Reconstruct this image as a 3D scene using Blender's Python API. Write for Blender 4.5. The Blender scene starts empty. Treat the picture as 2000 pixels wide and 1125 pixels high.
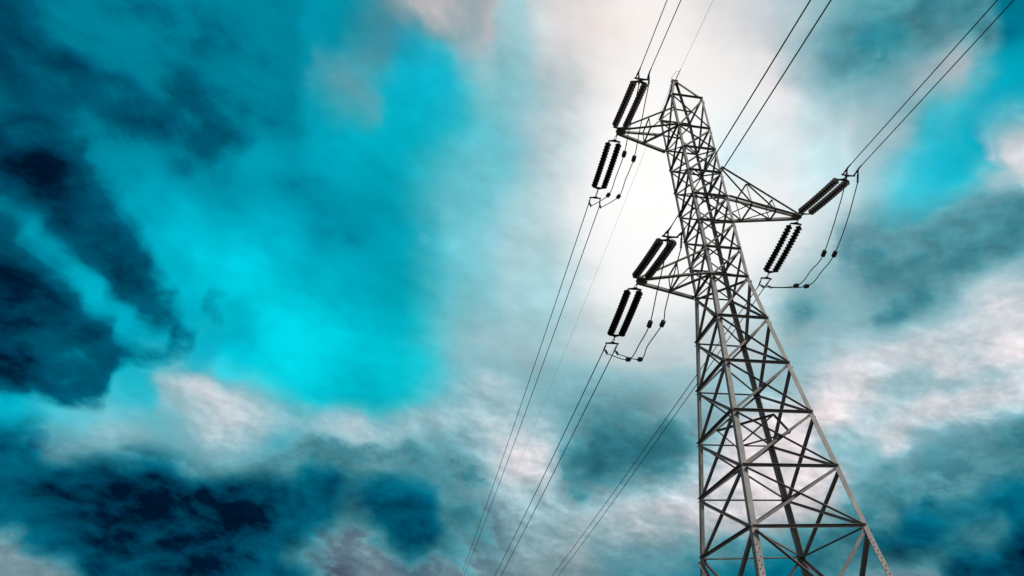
import bpy, math, random
from mathutils import Vector, Matrix, Quaternion

C = bpy.context.scene.collection
R = math.radians

# ------------------------------------------------------------------ camera
CAM_H = 1.6
cam = bpy.data.cameras.new("camera")
cam_ob = bpy.data.objects.new("camera", cam)
C.objects.link(cam_ob)
pitch, roll = 0.5845471, -0.0787147
fwd = Vector((0, math.cos(pitch), math.sin(pitch)))
rt0 = Vector((1, 0, 0))
up0 = rt0.cross(fwd)
cr, sr = math.cos(roll), math.sin(roll)
right = rt0 * cr + up0 * sr
up = up0 * cr - rt0 * sr
cam_ob.matrix_world = Matrix(((right.x, up.x, -fwd.x, 0), (right.y, up.y, -fwd.y, 0),
                              (right.z, up.z, -fwd.z, CAM_H), (0, 0, 0, 1)))
cam.sensor_width = 36
cam.lens = 1343.1727 / 2000 * 36
cam.shift_x = -(1111.4769 - 1000) / 2000
cam.shift_y = (569.1102 - 562.5) / 2000
cam.clip_start = 0.05
cam.clip_end = 20000
bpy.context.scene.camera = cam_ob
vs = bpy.context.scene.view_settings
vs.view_transform = 'Standard'
vs.look = 'None'
vs.gamma = 1
vs.exposure = 0
vs.use_curve_mapping = False

# ------------------------------------------------------------------ sun (soft, through a break in the clouds to the right)
SUN_AZ, SUN_EL = R(115), R(36)
sun = bpy.data.lights.new("sun", 'SUN')
sun.energy = 3.0
sun.angle = R(14)
sun.color = (1.0, 0.94, 0.86)
sun_ob = bpy.data.objects.new("sun", sun)
C.objects.link(sun_ob)
sd = Vector((math.cos(SUN_EL) * math.sin(SUN_AZ), math.cos(SUN_EL) * math.cos(SUN_AZ), math.sin(SUN_EL)))
sun_ob.location = sd * 200
sun_ob.rotation_euler = (-sd).to_track_quat('-Z', 'Y').to_euler()

# ------------------------------------------------------------------ sky: clouds laid out by azimuth and elevation
world = bpy.data.worlds.new("World")
bpy.context.scene.world = world
world.use_nodes = True
NT = world.node_tree
NT.nodes.clear()


class NB:
    """small helper around a node tree"""
    def __init__(s, nt): s.nt = nt
    def n(s, typ, **kw):
        x = s.nt.nodes.new(typ)
        for k, v in kw.items(): setattr(x, k, v)
        return x
    def put(s, sock, v):
        if isinstance(v, bpy.types.NodeSocket): s.nt.links.new(v, sock)
        elif v is not None: sock.default_value = v
    def m(s, op, a, b=None, c=None, clamp=False):
        x = s.n('ShaderNodeMath', operation=op, use_clamp=clamp)
        for i, v in enumerate((a, b, c)): s.put(x.inputs[i], v)
        return x.outputs[0]
    def v(s, op, a, b=None, c=None, scale=None):
        x = s.n('ShaderNodeVectorMath', operation=op)
        for i, v in enumerate((a, b, c)): s.put(x.inputs[i], v)
        if scale is not None: s.put(x.inputs['Scale'], scale)
        return x.outputs['Value'] if op in ('DOT_PRODUCT', 'LENGTH') else x.outputs[0]
    def mix(s, f, a, b):
        x = s.n('ShaderNodeMix', data_type='RGBA')
        s.put(x.inputs[0], f); s.put(x.inputs[6], a); s.put(x.inputs[7], b)
        return x.outputs[2]
    def noise(s, vec, scale, detail=6, rough=.55, lac=2.0, dist=0.0):
        x = s.n('ShaderNodeTexNoise')
        s.put(x.inputs['Vector'], vec)
        for k, v in (('Scale', scale), ('Detail', detail), ('Roughness', rough), ('Lacunarity', lac), ('Distortion', dist)):
            x.inputs[k].default_value = v
        return x
    def mr(s, v, a, b, c=0., d=1., smooth=False):
        x = s.n('ShaderNodeMapRange')
        if smooth: x.interpolation_type = 'SMOOTHSTEP'
        s.put(x.inputs[0], v)
        for i, q in enumerate((a, b, c, d)): x.inputs[i + 1].default_value = q
        return x.outputs[0]


def curves(b, fac, row):
    """one elevation row of the cloud layout as red, green and blue curves over azimuth"""
    x = b.n('ShaderNodeRGBCurve')
    cm_ = x.mapping
    n_ = len(row)
    for ch in range(3):
        pts_ = cm_.curves[ch].points
        pts_[0].location = (0, row[0][ch]); pts_[1].location = (1, row[-1][ch])
        for i in range(1, n_ - 1): pts_.new(i / (n_ - 1), row[i][ch])
        for p_ in pts_: p_.handle_type = 'AUTO_CLAMPED'
    cm_.update()
    b.put(x.inputs['Color'], fac)
    return x.outputs[0]


# the layout of the sky, by elevation row and azimuth step:
# AIR is the colour of the air and thin veils behind (display red, green, blue);
# COVER is how thick dark cloud, bright cloud and grey tint are there (0 to 255 each)
AZ0, AZ1, EL0, EL1 = -64.0, 62.0, 4.0, 62.0
AIR = [
    [103,117,131,103,116,131,103,116,131,103,116,131,103,117,131,103,117,131,103,117,131,103,117,131,103,117,131,103,117,131,103,117,131,103,117,131,103,117,131,104,117,132,136,148,160,67,96,114,0,52,74,0,49,70,0,47,67,0,61,83,0,73,94,5,83,105,39,77,97,75,95,111,103,112,127,99,115,130,100,116,132,104,121,136,103,129,141,119,141,151,126,146,156,131,150,160,109,148,160,77,141,156,53,134,152,38,130,150,24,125,145,18,117,140,17,114,136,21,119,140,45,121,139,95,135,148,101,130,146,108,131,147,17,52,70,0,30,48,0,29,47,0,29,47,0,30,48,0,30,48,0,31,49,0,32,50,0,33,51,0,33,51,0,32,50,0,27,45,0,19,37,0,15,31,1,16,32,4,25,41,10,53,72,9,87,110,0,89,115,4,94,119],
    [103,117,132,106,119,133,106,120,134,106,119,134,105,119,133,104,118,132,103,117,131,103,117,131,103,116,131,103,116,131,103,116,131,103,116,131,103,116,131,101,115,129,132,143,156,23,72,92,0,50,72,0,49,70,0,48,68,0,66,88,0,75,96,9,83,105,46,78,97,79,99,114,105,113,128,98,114,130,101,117,132,103,121,136,103,129,141,119,141,151,126,146,156,131,150,160,112,149,160,82,142,157,56,135,153,40,131,150,26,127,146,17,119,141,18,114,137,17,116,138,34,120,140,75,129,145,105,135,149,98,127,144,77,110,127,2,37,55,0,36,54,0,35,53,0,33,51,0,31,49,0,26,44,0,19,36,0,12,29,0,12,28,3,21,37,10,43,60,19,84,104,12,108,133,0,106,135,0,106,135,18,114,138,40,120,139,40,118,135,50,122,138],
    [101,113,127,89,103,119,87,101,117,88,102,118,91,106,122,97,112,127,102,116,131,105,119,133,106,119,133,106,120,134,106,120,134,106,119,134,106,119,133,124,138,151,107,122,136,4,59,81,0,49,71,0,48,69,0,50,71,0,67,89,1,77,99,14,82,104,51,80,99,83,101,116,107,114,129,96,114,130,101,117,132,103,121,136,103,129,141,118,140,150,126,146,156,132,150,160,115,150,161,86,144,158,61,137,154,46,133,152,33,129,148,24,122,143,21,116,139,19,116,138,31,122,141,62,124,140,116,141,153,123,138,152,133,141,154,0,22,39,0,1,20,0,6,24,0,15,31,4,24,40,11,44,61,19,77,96,21,105,127,9,111,137,0,105,134,0,100,129,6,100,125,32,110,130,52,121,137,49,119,135,44,116,132,78,135,150,165,182,191,207,203,208],
    [114,138,151,162,176,184,172,185,192,169,180,189,157,164,174,131,139,151,107,118,132,94,107,122,90,103,119,88,102,117,87,101,117,87,102,118,89,103,119,160,158,168,81,105,121,0,53,76,0,49,70,0,47,67,0,55,76,0,71,92,0,78,100,14,79,101,54,80,99,84,102,117,105,114,129,98,114,130,103,118,133,104,122,136,104,129,141,119,141,151,124,144,154,130,149,159,117,147,159,87,140,154,52,132,150,31,127,148,11,123,144,0,114,137,1,109,133,1,106,131,12,115,137,43,123,142,56,121,138,0,84,110,0,86,113,64,132,153,108,154,168,72,135,152,14,112,137,2,107,135,0,100,128,0,93,121,4,94,119,27,106,126,49,120,136,57,126,141,53,123,139,45,118,135,63,127,144,133,165,177,205,203,210,192,194,200,188,192,198,211,208,211],
    [0,36,64,0,30,57,0,21,48,0,21,47,0,38,61,45,81,99,103,129,142,142,161,171,161,178,186,169,184,192,172,185,193,172,181,189,166,175,184,47,109,128,7,58,80,0,48,71,0,49,71,0,49,70,0,58,80,0,70,92,9,86,108,38,83,103,66,87,105,92,106,121,117,117,132,91,113,128,99,117,132,100,121,136,100,127,140,114,138,148,129,149,159,136,154,164,121,158,169,99,161,175,103,154,169,103,151,165,116,153,166,131,160,171,134,166,177,134,170,181,126,166,178,109,159,173,106,154,168,122,161,172,56,126,145,0,90,116,0,89,114,0,86,112,13,97,120,31,108,128,48,120,137,58,127,143,59,128,143,52,123,139,46,118,136,62,127,143,118,157,169,190,195,203,208,204,210,176,185,192,188,193,198,215,209,213,213,209,214,208,202,207],
    [1,200,222,1,103,127,0,72,98,1,63,90,0,73,98,0,67,93,0,49,75,0,32,58,0,20,47,0,15,42,0,19,45,0,32,56,0,44,68,0,46,70,0,47,71,0,38,60,0,30,51,0,24,43,0,17,36,0,15,35,17,39,58,43,73,90,99,114,128,113,120,133,51,114,135,0,99,127,33,106,127,70,117,133,84,122,137,113,138,149,132,152,162,153,163,173,158,173,182,160,182,191,178,185,193,181,185,193,175,184,191,172,183,191,185,193,200,209,207,211,220,210,214,206,202,206,165,183,190,82,146,160,71,140,155,65,128,143,80,135,149,66,131,146,59,128,144,55,125,141,50,121,138,51,120,138,71,131,147,122,159,171,184,193,200,211,206,212,184,189,197,170,182,189,197,199,203,218,211,215,211,208,214,206,202,208,184,190,195,117,169,178],
    [4,179,203,9,199,222,5,196,219,0,223,245,1,155,178,0,91,117,1,64,90,1,62,88,0,75,101,0,87,112,0,91,115,0,83,107,0,43,69,0,40,65,0,45,70,0,45,71,0,41,65,0,25,49,0,24,48,0,36,60,0,46,72,0,58,85,20,92,114,27,114,135,0,101,129,0,103,130,35,111,133,64,118,135,102,136,149,155,162,172,141,153,163,129,149,159,140,158,167,160,171,178,169,180,186,175,185,191,184,191,197,209,209,214,222,219,223,234,229,232,238,232,234,226,223,227,189,210,217,147,195,205,138,176,187,105,169,183,76,153,170,77,137,153,69,130,146,92,143,157,141,170,180,191,196,203,211,206,211,188,192,199,165,179,187,180,188,195,211,207,210,219,212,215,208,207,212,203,202,207,191,192,198,140,175,183,79,152,164,49,118,133],
    [27,160,182,15,159,182,5,174,198,5,174,198,9,186,209,14,191,214,1,217,239,0,221,243,0,172,195,0,117,141,2,78,104,0,64,91,92,144,160,107,157,169,55,129,146,27,115,135,32,125,145,67,154,168,69,159,175,55,147,165,52,151,168,0,133,158,16,125,150,8,107,132,0,104,129,25,126,149,57,144,163,109,164,177,148,172,183,198,187,196,186,183,193,107,142,153,46,108,121,44,109,122,45,110,122,56,114,125,90,134,144,146,171,179,201,206,211,236,231,234,241,234,236,234,232,234,149,219,228,142,219,229,197,218,224,222,216,221,227,225,228,223,216,220,221,213,218,209,205,210,182,189,196,163,178,186,173,184,191,203,202,206,220,212,215,215,209,214,205,205,210,202,201,207,192,193,198,153,178,186,96,160,171,65,136,150,48,112,127,157,190,198],
    [10,172,196,20,173,195,26,164,186,24,160,182,12,165,188,3,175,199,5,175,199,8,172,196,11,179,202,14,184,207,3,199,222,23,198,222,73,206,225,120,204,218,170,204,212,141,193,205,133,187,200,166,190,200,156,187,197,98,177,191,76,171,187,80,156,171,114,160,171,153,171,179,162,175,184,114,161,175,96,147,162,119,155,167,165,176,185,197,191,199,205,197,205,182,187,195,77,122,134,42,93,107,37,88,102,40,94,107,49,106,119,83,130,141,165,184,191,206,211,215,211,215,218,230,227,229,245,229,230,232,214,217,193,196,202,156,180,188,149,174,183,169,185,192,165,181,189,169,183,191,202,201,206,219,211,214,218,211,214,208,206,211,202,203,209,200,200,205,190,193,198,157,180,187,107,164,174,73,145,158,60,124,138,68,126,139,204,225,231,255,241,243],
    [2,155,180,3,161,186,8,170,194,16,173,196,23,169,192,26,162,184,23,160,182,13,166,189,6,174,198,2,180,204,4,179,202,36,177,199,74,185,203,88,189,205,94,200,216,86,189,206,137,192,203,174,196,206,182,195,204,169,194,204,158,192,203,174,194,203,225,204,211,191,200,209,120,182,193,180,197,204,171,193,200,157,180,189,167,180,190,169,182,191,157,182,191,124,166,176,91,144,155,70,128,139,74,134,145,100,152,162,134,168,177,160,184,191,174,193,199,190,203,208,197,208,213,195,206,211,192,203,209,197,206,211,214,215,219,202,207,212,202,206,212,201,202,208,190,197,202,208,207,211,210,206,211,203,204,209,201,202,208,198,198,203,185,191,196,154,179,186,112,165,175,77,149,162,69,133,147,52,115,130,134,172,181,214,233,238,255,237,238,58,179,197],
    [4,155,179,3,155,179,2,155,180,3,160,185,6,166,190,12,172,196,17,173,195,23,169,191,25,163,185,25,159,181,26,161,183,51,170,190,54,180,200,51,189,209,16,184,207,165,211,219,223,215,218,178,199,207,136,203,214,83,191,204,38,188,204,2,190,208,2,186,205,0,183,202,13,186,204,68,189,202,115,189,201,151,192,202,167,189,199,161,183,192,143,180,188,133,178,187,133,178,187,139,181,189,145,182,190,153,184,192,164,192,198,174,198,204,183,202,208,189,204,209,189,205,211,183,201,208,181,198,204,201,207,212,200,205,211,192,199,205,176,189,195,174,203,209,173,212,219,176,198,204,195,198,203,193,194,200,176,187,193,146,176,184,109,164,174,78,150,162,72,137,150,58,121,135,80,134,147,200,220,226,223,233,237,243,233,235,8,166,189,0,160,187],
    [2,150,174,3,154,178,4,155,179,3,155,180,3,156,181,3,158,183,5,162,187,8,168,192,13,172,195,17,173,196,25,175,197,4,176,201,0,177,203,9,175,199,63,184,203,83,186,204,0,166,194,5,217,238,0,199,219,3,205,222,0,208,226,0,193,213,0,187,206,1,188,207,11,191,208,52,193,208,104,196,209,141,196,207,164,196,205,165,193,202,155,189,197,153,190,198,164,197,204,178,204,209,186,207,212,189,207,212,189,206,212,191,207,212,193,209,214,196,210,215,188,208,213,168,198,204,149,182,189,174,193,199,157,182,188,120,160,168,85,136,146,83,134,145,90,138,148,130,163,170,171,186,192,135,173,181,101,161,171,77,148,160,74,138,151,64,125,139,62,123,137,164,192,200,209,230,236,239,232,235,191,218,224,0,157,184,0,164,189,6,160,184],
    [1,144,168,1,147,172,3,151,175,3,154,178,3,155,179,3,155,180,3,156,180,3,157,182,4,160,184,4,162,187,0,164,189,0,174,199,0,164,190,1,168,194,2,169,194,8,177,201,24,187,208,0,163,189,0,203,224,2,218,236,6,218,234,1,215,232,0,203,223,1,199,217,20,193,209,68,193,207,130,198,208,170,200,209,162,195,205,160,196,205,159,196,204,165,199,206,181,206,211,196,213,218,207,219,222,209,219,223,207,218,221,206,217,221,205,217,221,202,215,220,189,209,215,163,194,201,104,156,165,95,150,160,122,168,178,154,183,191,97,148,160,82,140,153,80,140,154,69,133,147,58,130,144,69,139,153,74,137,150,65,126,140,58,121,135,138,174,183,209,228,234,215,228,233,251,234,236,96,191,206,0,155,183,2,166,190,6,157,181,5,125,149],
    [0,139,163,0,141,166,1,145,170,2,148,173,3,151,175,3,154,178,3,155,179,3,155,180,3,155,180,0,153,178,0,158,183,0,173,198,0,181,205,2,177,201,1,186,208,0,176,199,0,190,211,3,200,219,8,214,231,0,209,228,0,207,226,0,199,218,4,185,205,4,178,198,22,181,198,66,185,199,112,190,201,136,190,200,147,190,200,154,194,203,156,195,204,163,199,207,180,206,212,199,215,219,213,223,225,228,233,234,233,236,237,231,236,236,227,233,234,222,229,231,211,223,226,192,213,219,177,204,211,150,185,193,139,182,191,125,171,181,88,143,156,87,140,152,86,133,145,83,129,141,84,130,141,65,119,132,61,122,136,133,171,180,208,225,231,206,226,232,240,231,234,203,222,227,7,166,189,0,159,186,3,166,190,6,153,177,5,123,148,3,110,135],
    [0,141,165,0,140,164,0,139,164,0,143,167,1,146,170,2,148,173,2,151,175,3,153,177,3,154,179,1,150,176,0,152,177,0,160,185,0,165,190,0,171,195,0,170,193,0,207,227,0,207,227,0,206,226,0,191,213,2,184,206,8,180,200,7,169,191,0,165,187,3,163,182,25,168,185,64,178,193,103,187,199,126,192,202,142,196,206,160,202,210,160,203,211,163,204,211,185,211,217,209,221,224,235,237,238,245,244,245,249,248,247,250,249,248,248,248,248,246,247,246,244,245,245,239,242,243,237,239,241,230,235,237,206,221,225,176,204,211,82,140,153,82,155,168,80,188,205,70,194,212,84,204,221,129,209,222,215,230,235,209,227,233,229,228,232,239,232,234,84,188,203,0,156,184,0,163,189,4,164,188,6,147,171,5,121,145,3,111,135,4,114,139],
    [0,141,165,0,141,165,0,140,165,0,139,164,0,140,165,0,143,168,1,146,170,2,148,172,1,149,174,1,152,177,0,151,175,0,152,176,0,154,178,0,177,203,0,197,221,0,186,210,0,185,209,0,182,205,0,179,201,0,174,196,0,169,191,0,168,191,0,162,185,6,160,181,32,166,184,68,178,193,104,189,203,123,195,207,139,199,209,162,204,212,164,206,213,168,208,215,190,215,220,215,226,229,243,244,244,251,250,250,253,252,252,254,253,252,254,253,252,253,253,252,252,251,251,251,250,250,249,248,248,242,245,246,227,235,239,209,226,232,191,218,225,147,206,218,74,198,218,43,191,214,19,180,205,1,173,198,17,172,195,222,229,232,132,202,213,0,161,186,0,160,187,2,165,190,5,160,184,6,140,164,4,117,142,3,111,136,4,114,138,4,113,138],
    [0,141,165,0,141,165,0,141,165,0,141,165,0,140,164,0,139,163,0,140,165,0,143,167,0,144,169,0,143,168,0,144,169,0,147,172,0,165,191,0,154,179,0,154,179,1,157,181,5,159,183,2,168,192,0,170,195,0,161,186,0,153,177,0,153,176,0,156,179,7,160,182,39,169,188,75,180,197,108,192,207,122,195,209,134,195,208,157,198,208,167,203,210,176,210,216,197,220,224,227,235,237,247,248,248,253,252,252,255,254,253,255,254,253,255,254,253,254,254,253,252,252,252,249,249,249,246,246,246,237,241,243,221,235,239,211,231,237,209,229,235,211,227,233,172,212,221,98,194,212,51,184,206,53,180,199,11,170,194,0,156,185,0,158,186,2,164,190,4,164,188,6,153,177,6,132,156,4,114,138,3,112,137,4,114,138,4,113,138,4,113,138],
    [0,140,165,0,140,165,0,141,165,0,141,165,0,141,165,0,141,165,0,140,164,0,139,163,0,139,163,0,139,164,0,141,165,0,143,167,0,141,166,0,148,173,0,150,175,1,147,172,0,145,170,0,151,176,0,147,171,0,145,169,0,146,170,0,148,171,0,151,174,14,161,182,45,170,189,77,182,198,104,192,205,111,194,206,123,194,206,152,199,210,169,204,213,183,211,217,207,224,228,236,240,242,250,249,249,254,253,252,255,254,253,255,254,253,255,254,253,255,254,253,250,252,251,237,245,247,233,240,242,231,237,239,212,230,235,195,226,233,182,221,229,219,228,232,232,226,229,218,215,219,166,200,209,56,184,205,98,185,200,51,175,194,10,166,189,3,159,183,6,143,167,5,123,148,3,111,135,4,113,138,4,114,138,4,113,138,4,113,138,4,113,138],
    [0,140,165,0,140,165,0,140,165,0,141,165,0,141,165,0,141,165,0,140,165,0,139,164,0,139,163,0,138,162,0,137,161,0,138,163,0,142,166,0,143,167,0,142,166,0,143,167,0,165,189,4,161,184,4,150,174,1,152,177,0,155,179,2,157,180,6,160,182,23,166,187,52,176,193,76,183,198,95,189,202,99,189,203,110,191,206,140,200,211,164,207,214,184,212,218,208,222,225,236,238,239,248,248,247,253,252,251,255,254,253,255,254,253,255,254,253,255,253,253,250,251,251,222,239,244,204,230,238,220,232,237,214,230,235,201,226,233,199,221,227,190,214,221,191,213,219,174,204,212,157,192,201,182,191,197,181,195,201,177,193,200,105,169,182,15,132,155,5,117,141,3,111,135,4,114,138,4,113,138,4,113,138,4,113,138,4,113,138,4,113,138],
    [0,140,165,0,140,165,0,140,165,0,140,165,0,140,165,0,141,165,0,140,165,0,139,164,0,139,163,0,139,163,0,139,164,1,139,164,1,139,163,1,138,162,0,138,163,0,139,163,1,135,159,0,138,161,0,159,183,2,168,191,5,170,192,1,168,190,1,167,189,17,170,190,41,176,193,66,182,198,88,188,202,103,195,208,111,198,210,117,196,208,138,199,208,168,205,212,194,214,219,217,225,228,242,243,243,251,250,249,254,253,251,255,254,252,255,254,253,254,253,252,252,251,250,240,246,247,225,239,243,229,237,240,224,232,235,203,223,228,177,207,215,155,194,203,142,188,198,122,177,188,113,171,182,101,166,178,96,160,173,104,162,174,84,156,171,45,134,153,0,110,135,5,115,139,3,113,138,4,113,138,4,113,138,4,113,138,4,113,138,4,113,138],
    [0,140,165,0,140,165,0,140,165,0,140,165,0,140,165,0,140,165,1,139,163,2,139,163,2,139,163,2,138,162,2,138,162,2,138,162,3,137,161,4,137,161,5,137,160,4,136,159,3,136,160,5,137,160,0,153,177,0,161,186,0,168,192,0,174,196,4,174,195,9,174,195,24,176,196,48,180,198,75,186,201,96,193,207,106,195,207,106,188,200,125,188,199,157,194,203,183,204,210,205,217,221,230,234,235,247,246,246,252,251,250,254,253,251,254,253,251,253,252,251,251,250,249,247,247,247,242,244,244,239,240,240,233,232,234,205,214,219,163,194,201,113,167,178,68,145,157,35,132,146,21,128,144,22,129,145,36,137,153,57,149,165,69,155,170,63,149,165,36,132,152,0,109,135,5,114,138,3,113,138,4,113,138,4,113,138,4,113,138,4,113,138],
    [0,140,165,0,140,165,0,140,165,0,140,165,0,141,165,0,139,164,1,138,162,3,137,161,4,137,160,6,137,161,7,137,161,6,136,160,7,136,159,8,135,159,9,135,158,9,134,157,11,135,157,12,135,157,29,150,169,66,154,168,99,160,170,106,162,173,30,172,191,9,174,196,12,175,197,26,177,198,51,180,198,77,182,198,96,181,196,116,182,193,137,183,193,159,187,195,180,197,203,200,211,214,219,224,225,238,238,238,248,246,245,252,250,249,252,250,249,251,249,247,249,247,245,246,244,243,244,242,241,241,239,238,238,235,236,207,214,218,162,190,197,127,172,182,86,155,168,56,144,158,53,145,159,63,151,166,61,151,166,60,149,164,68,154,168,73,156,171,62,147,164,30,129,149,0,110,135,5,114,139,3,113,138,4,113,138,4,113,138,4,113,138],
    [0,140,165,0,140,165,0,140,165,0,140,165,0,140,164,1,138,163,2,138,162,4,137,161,5,136,160,7,136,159,8,135,159,6,134,158,6,134,158,7,134,158,6,134,158,6,133,157,9,134,157,18,144,166,80,155,172,80,156,172,69,156,172,42,164,184,19,169,193,16,170,195,15,172,197,20,174,198,31,177,199,77,185,199,117,192,200,122,192,201,134,192,201,154,194,202,176,199,205,197,208,212,214,217,218,232,230,229,242,239,237,247,243,242,248,246,244,249,246,245,247,245,244,244,242,241,240,238,237,234,233,233,224,225,226,208,214,217,192,204,209,172,194,202,150,187,196,133,182,192,98,166,179,70,154,168,59,149,164,56,148,163,58,149,164,69,154,169,73,155,170,61,147,163,28,128,149,0,109,135,5,115,139,4,113,138,4,113,138,4,113,138],
    [0,140,165,0,140,165,0,140,165,0,140,164,1,139,163,2,138,162,3,137,161,5,136,160,7,136,160,8,136,159,6,135,159,5,134,158,5,134,158,4,134,158,2,133,158,1,133,158,2,133,157,0,144,171,3,143,167,45,145,165,65,148,165,83,149,164,72,157,175,31,169,193,22,173,198,24,178,203,70,185,205,141,191,203,154,193,202,138,191,201,145,194,202,174,200,207,197,207,211,210,213,214,223,221,219,233,228,226,239,233,231,242,237,234,245,240,237,247,242,240,246,242,239,240,236,235,233,230,230,226,225,227,214,216,220,203,211,217,191,206,214,179,200,207,163,192,200,139,183,192,114,173,184,86,160,174,67,152,167,59,149,164,56,148,163,59,149,164,69,155,169,73,156,171,63,148,164,32,130,150,0,108,134,4,114,138,4,114,138,3,113,138],
    [0,140,165,0,140,165,0,140,164,1,139,163,2,138,162,3,137,161,4,137,160,6,136,160,8,136,159,7,135,159,5,134,158,5,134,158,5,134,158,3,133,158,1,133,158,1,133,158,1,134,159,0,149,175,3,148,173,20,144,166,42,141,162,48,140,161,38,137,163,33,147,174,65,163,183,116,170,180,155,174,180,175,177,183,177,181,187,156,193,203,159,202,210,188,208,213,209,212,214,216,212,213,222,215,214,228,218,216,234,223,219,240,230,227,245,236,233,247,240,236,245,239,236,240,235,233,231,227,227,224,221,222,218,217,219,210,213,218,199,210,216,188,204,212,175,197,205,158,190,199,136,182,192,110,171,183,82,159,172,66,152,167,58,149,164,56,148,163,59,149,164,69,154,169,74,156,171,66,150,166,41,135,154,0,110,135,1,112,137,5,114,139],
    [0,141,165,0,140,164,1,139,163,2,138,162,3,137,161,4,137,160,6,136,160,8,136,159,7,135,159,6,134,158,5,134,158,5,134,158,4,134,158,2,133,158,1,133,158,1,133,158,0,147,173,0,149,174,3,148,173,11,145,170,48,144,163,97,144,155,157,156,158,198,166,163,205,168,165,198,169,167,194,171,169,196,174,172,187,175,176,166,191,197,162,204,211,184,210,215,203,212,215,211,212,214,215,212,212,222,215,214,228,220,217,237,229,226,245,238,235,248,241,238,247,241,238,243,238,235,236,232,231,228,226,226,223,221,222,214,215,218,206,212,217,196,208,215,185,203,210,173,196,204,155,189,197,133,181,191,108,170,182,81,158,172,66,152,167,58,149,164,56,148,163,58,148,164,66,153,168,75,157,172,70,153,168,54,142,160,12,118,141,0,108,134],
    [0,140,164,1,138,163,2,138,162,3,137,161,4,137,160,6,136,160,8,136,160,8,135,159,6,135,158,5,134,158,5,134,158,5,134,158,3,133,158,1,133,158,1,134,159,1,132,157,0,149,174,1,149,174,6,146,171,24,144,167,63,143,159,100,145,156,141,155,161,165,164,167,173,167,169,178,169,170,184,171,171,189,174,173,184,176,177,166,190,195,161,202,210,180,208,214,199,212,215,209,212,214,214,212,212,221,215,213,226,218,216,234,225,222,242,234,231,247,240,237,247,241,238,245,240,237,240,236,233,233,229,228,226,224,224,221,219,221,213,214,218,204,212,217,194,208,214,184,202,209,171,195,203,154,188,197,133,181,191,110,171,182,83,159,173,67,152,167,60,149,164,56,148,163,57,148,163,62,151,166,74,157,171,74,156,171,66,149,165,36,132,152],
    [1,138,163,2,138,162,3,137,161,4,137,160,6,136,160,8,136,160,8,135,159,6,135,158,5,134,158,5,134,158,5,134,158,3,133,158,2,133,158,1,133,158,1,131,156,0,148,175,0,149,174,2,148,173,10,145,170,36,144,165,75,143,157,114,147,156,154,159,162,175,166,167,180,168,168,183,169,169,187,171,171,191,174,173,185,176,177,167,189,195,160,202,209,177,208,214,197,212,215,208,213,214,213,212,213,219,214,213,224,217,215,231,222,219,239,231,228,245,238,235,248,241,238,247,241,238,244,238,236,238,233,232,230,227,227,224,222,223,219,218,220,211,213,217,203,211,217,193,207,214,183,202,209,171,195,203,155,189,197,135,182,191,113,173,184,87,161,174,68,153,167,59,149,164,55,148,163,55,147,163,57,148,163,67,153,168,76,158,172,75,156,171],
    [3,137,161,4,137,161,5,136,160,7,136,160,8,136,159,7,135,159,6,134,158,5,134,158,5,134,158,5,134,158,3,133,158,2,133,158,1,133,158,1,133,158,0,142,168,0,149,174,1,149,174,6,146,171,22,144,167,57,143,161,92,144,156,131,152,158,163,162,165,176,167,168,180,168,169,183,169,170,187,172,172,190,174,173,185,176,177,168,188,193,160,201,208,173,207,213,193,211,215,206,212,215,212,212,213,216,213,212,222,215,214,227,219,216,234,226,223,242,234,231,246,239,237,247,241,238,246,240,237,243,238,235,237,233,231,230,227,227,225,223,224,220,218,220,213,214,218,205,212,217,196,208,215,187,204,211,177,198,206,164,192,201,147,186,195,129,179,189,106,169,181,85,160,173,70,154,168,62,150,165,57,148,164,56,148,163,58,149,164,66,153,167],
]
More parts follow.
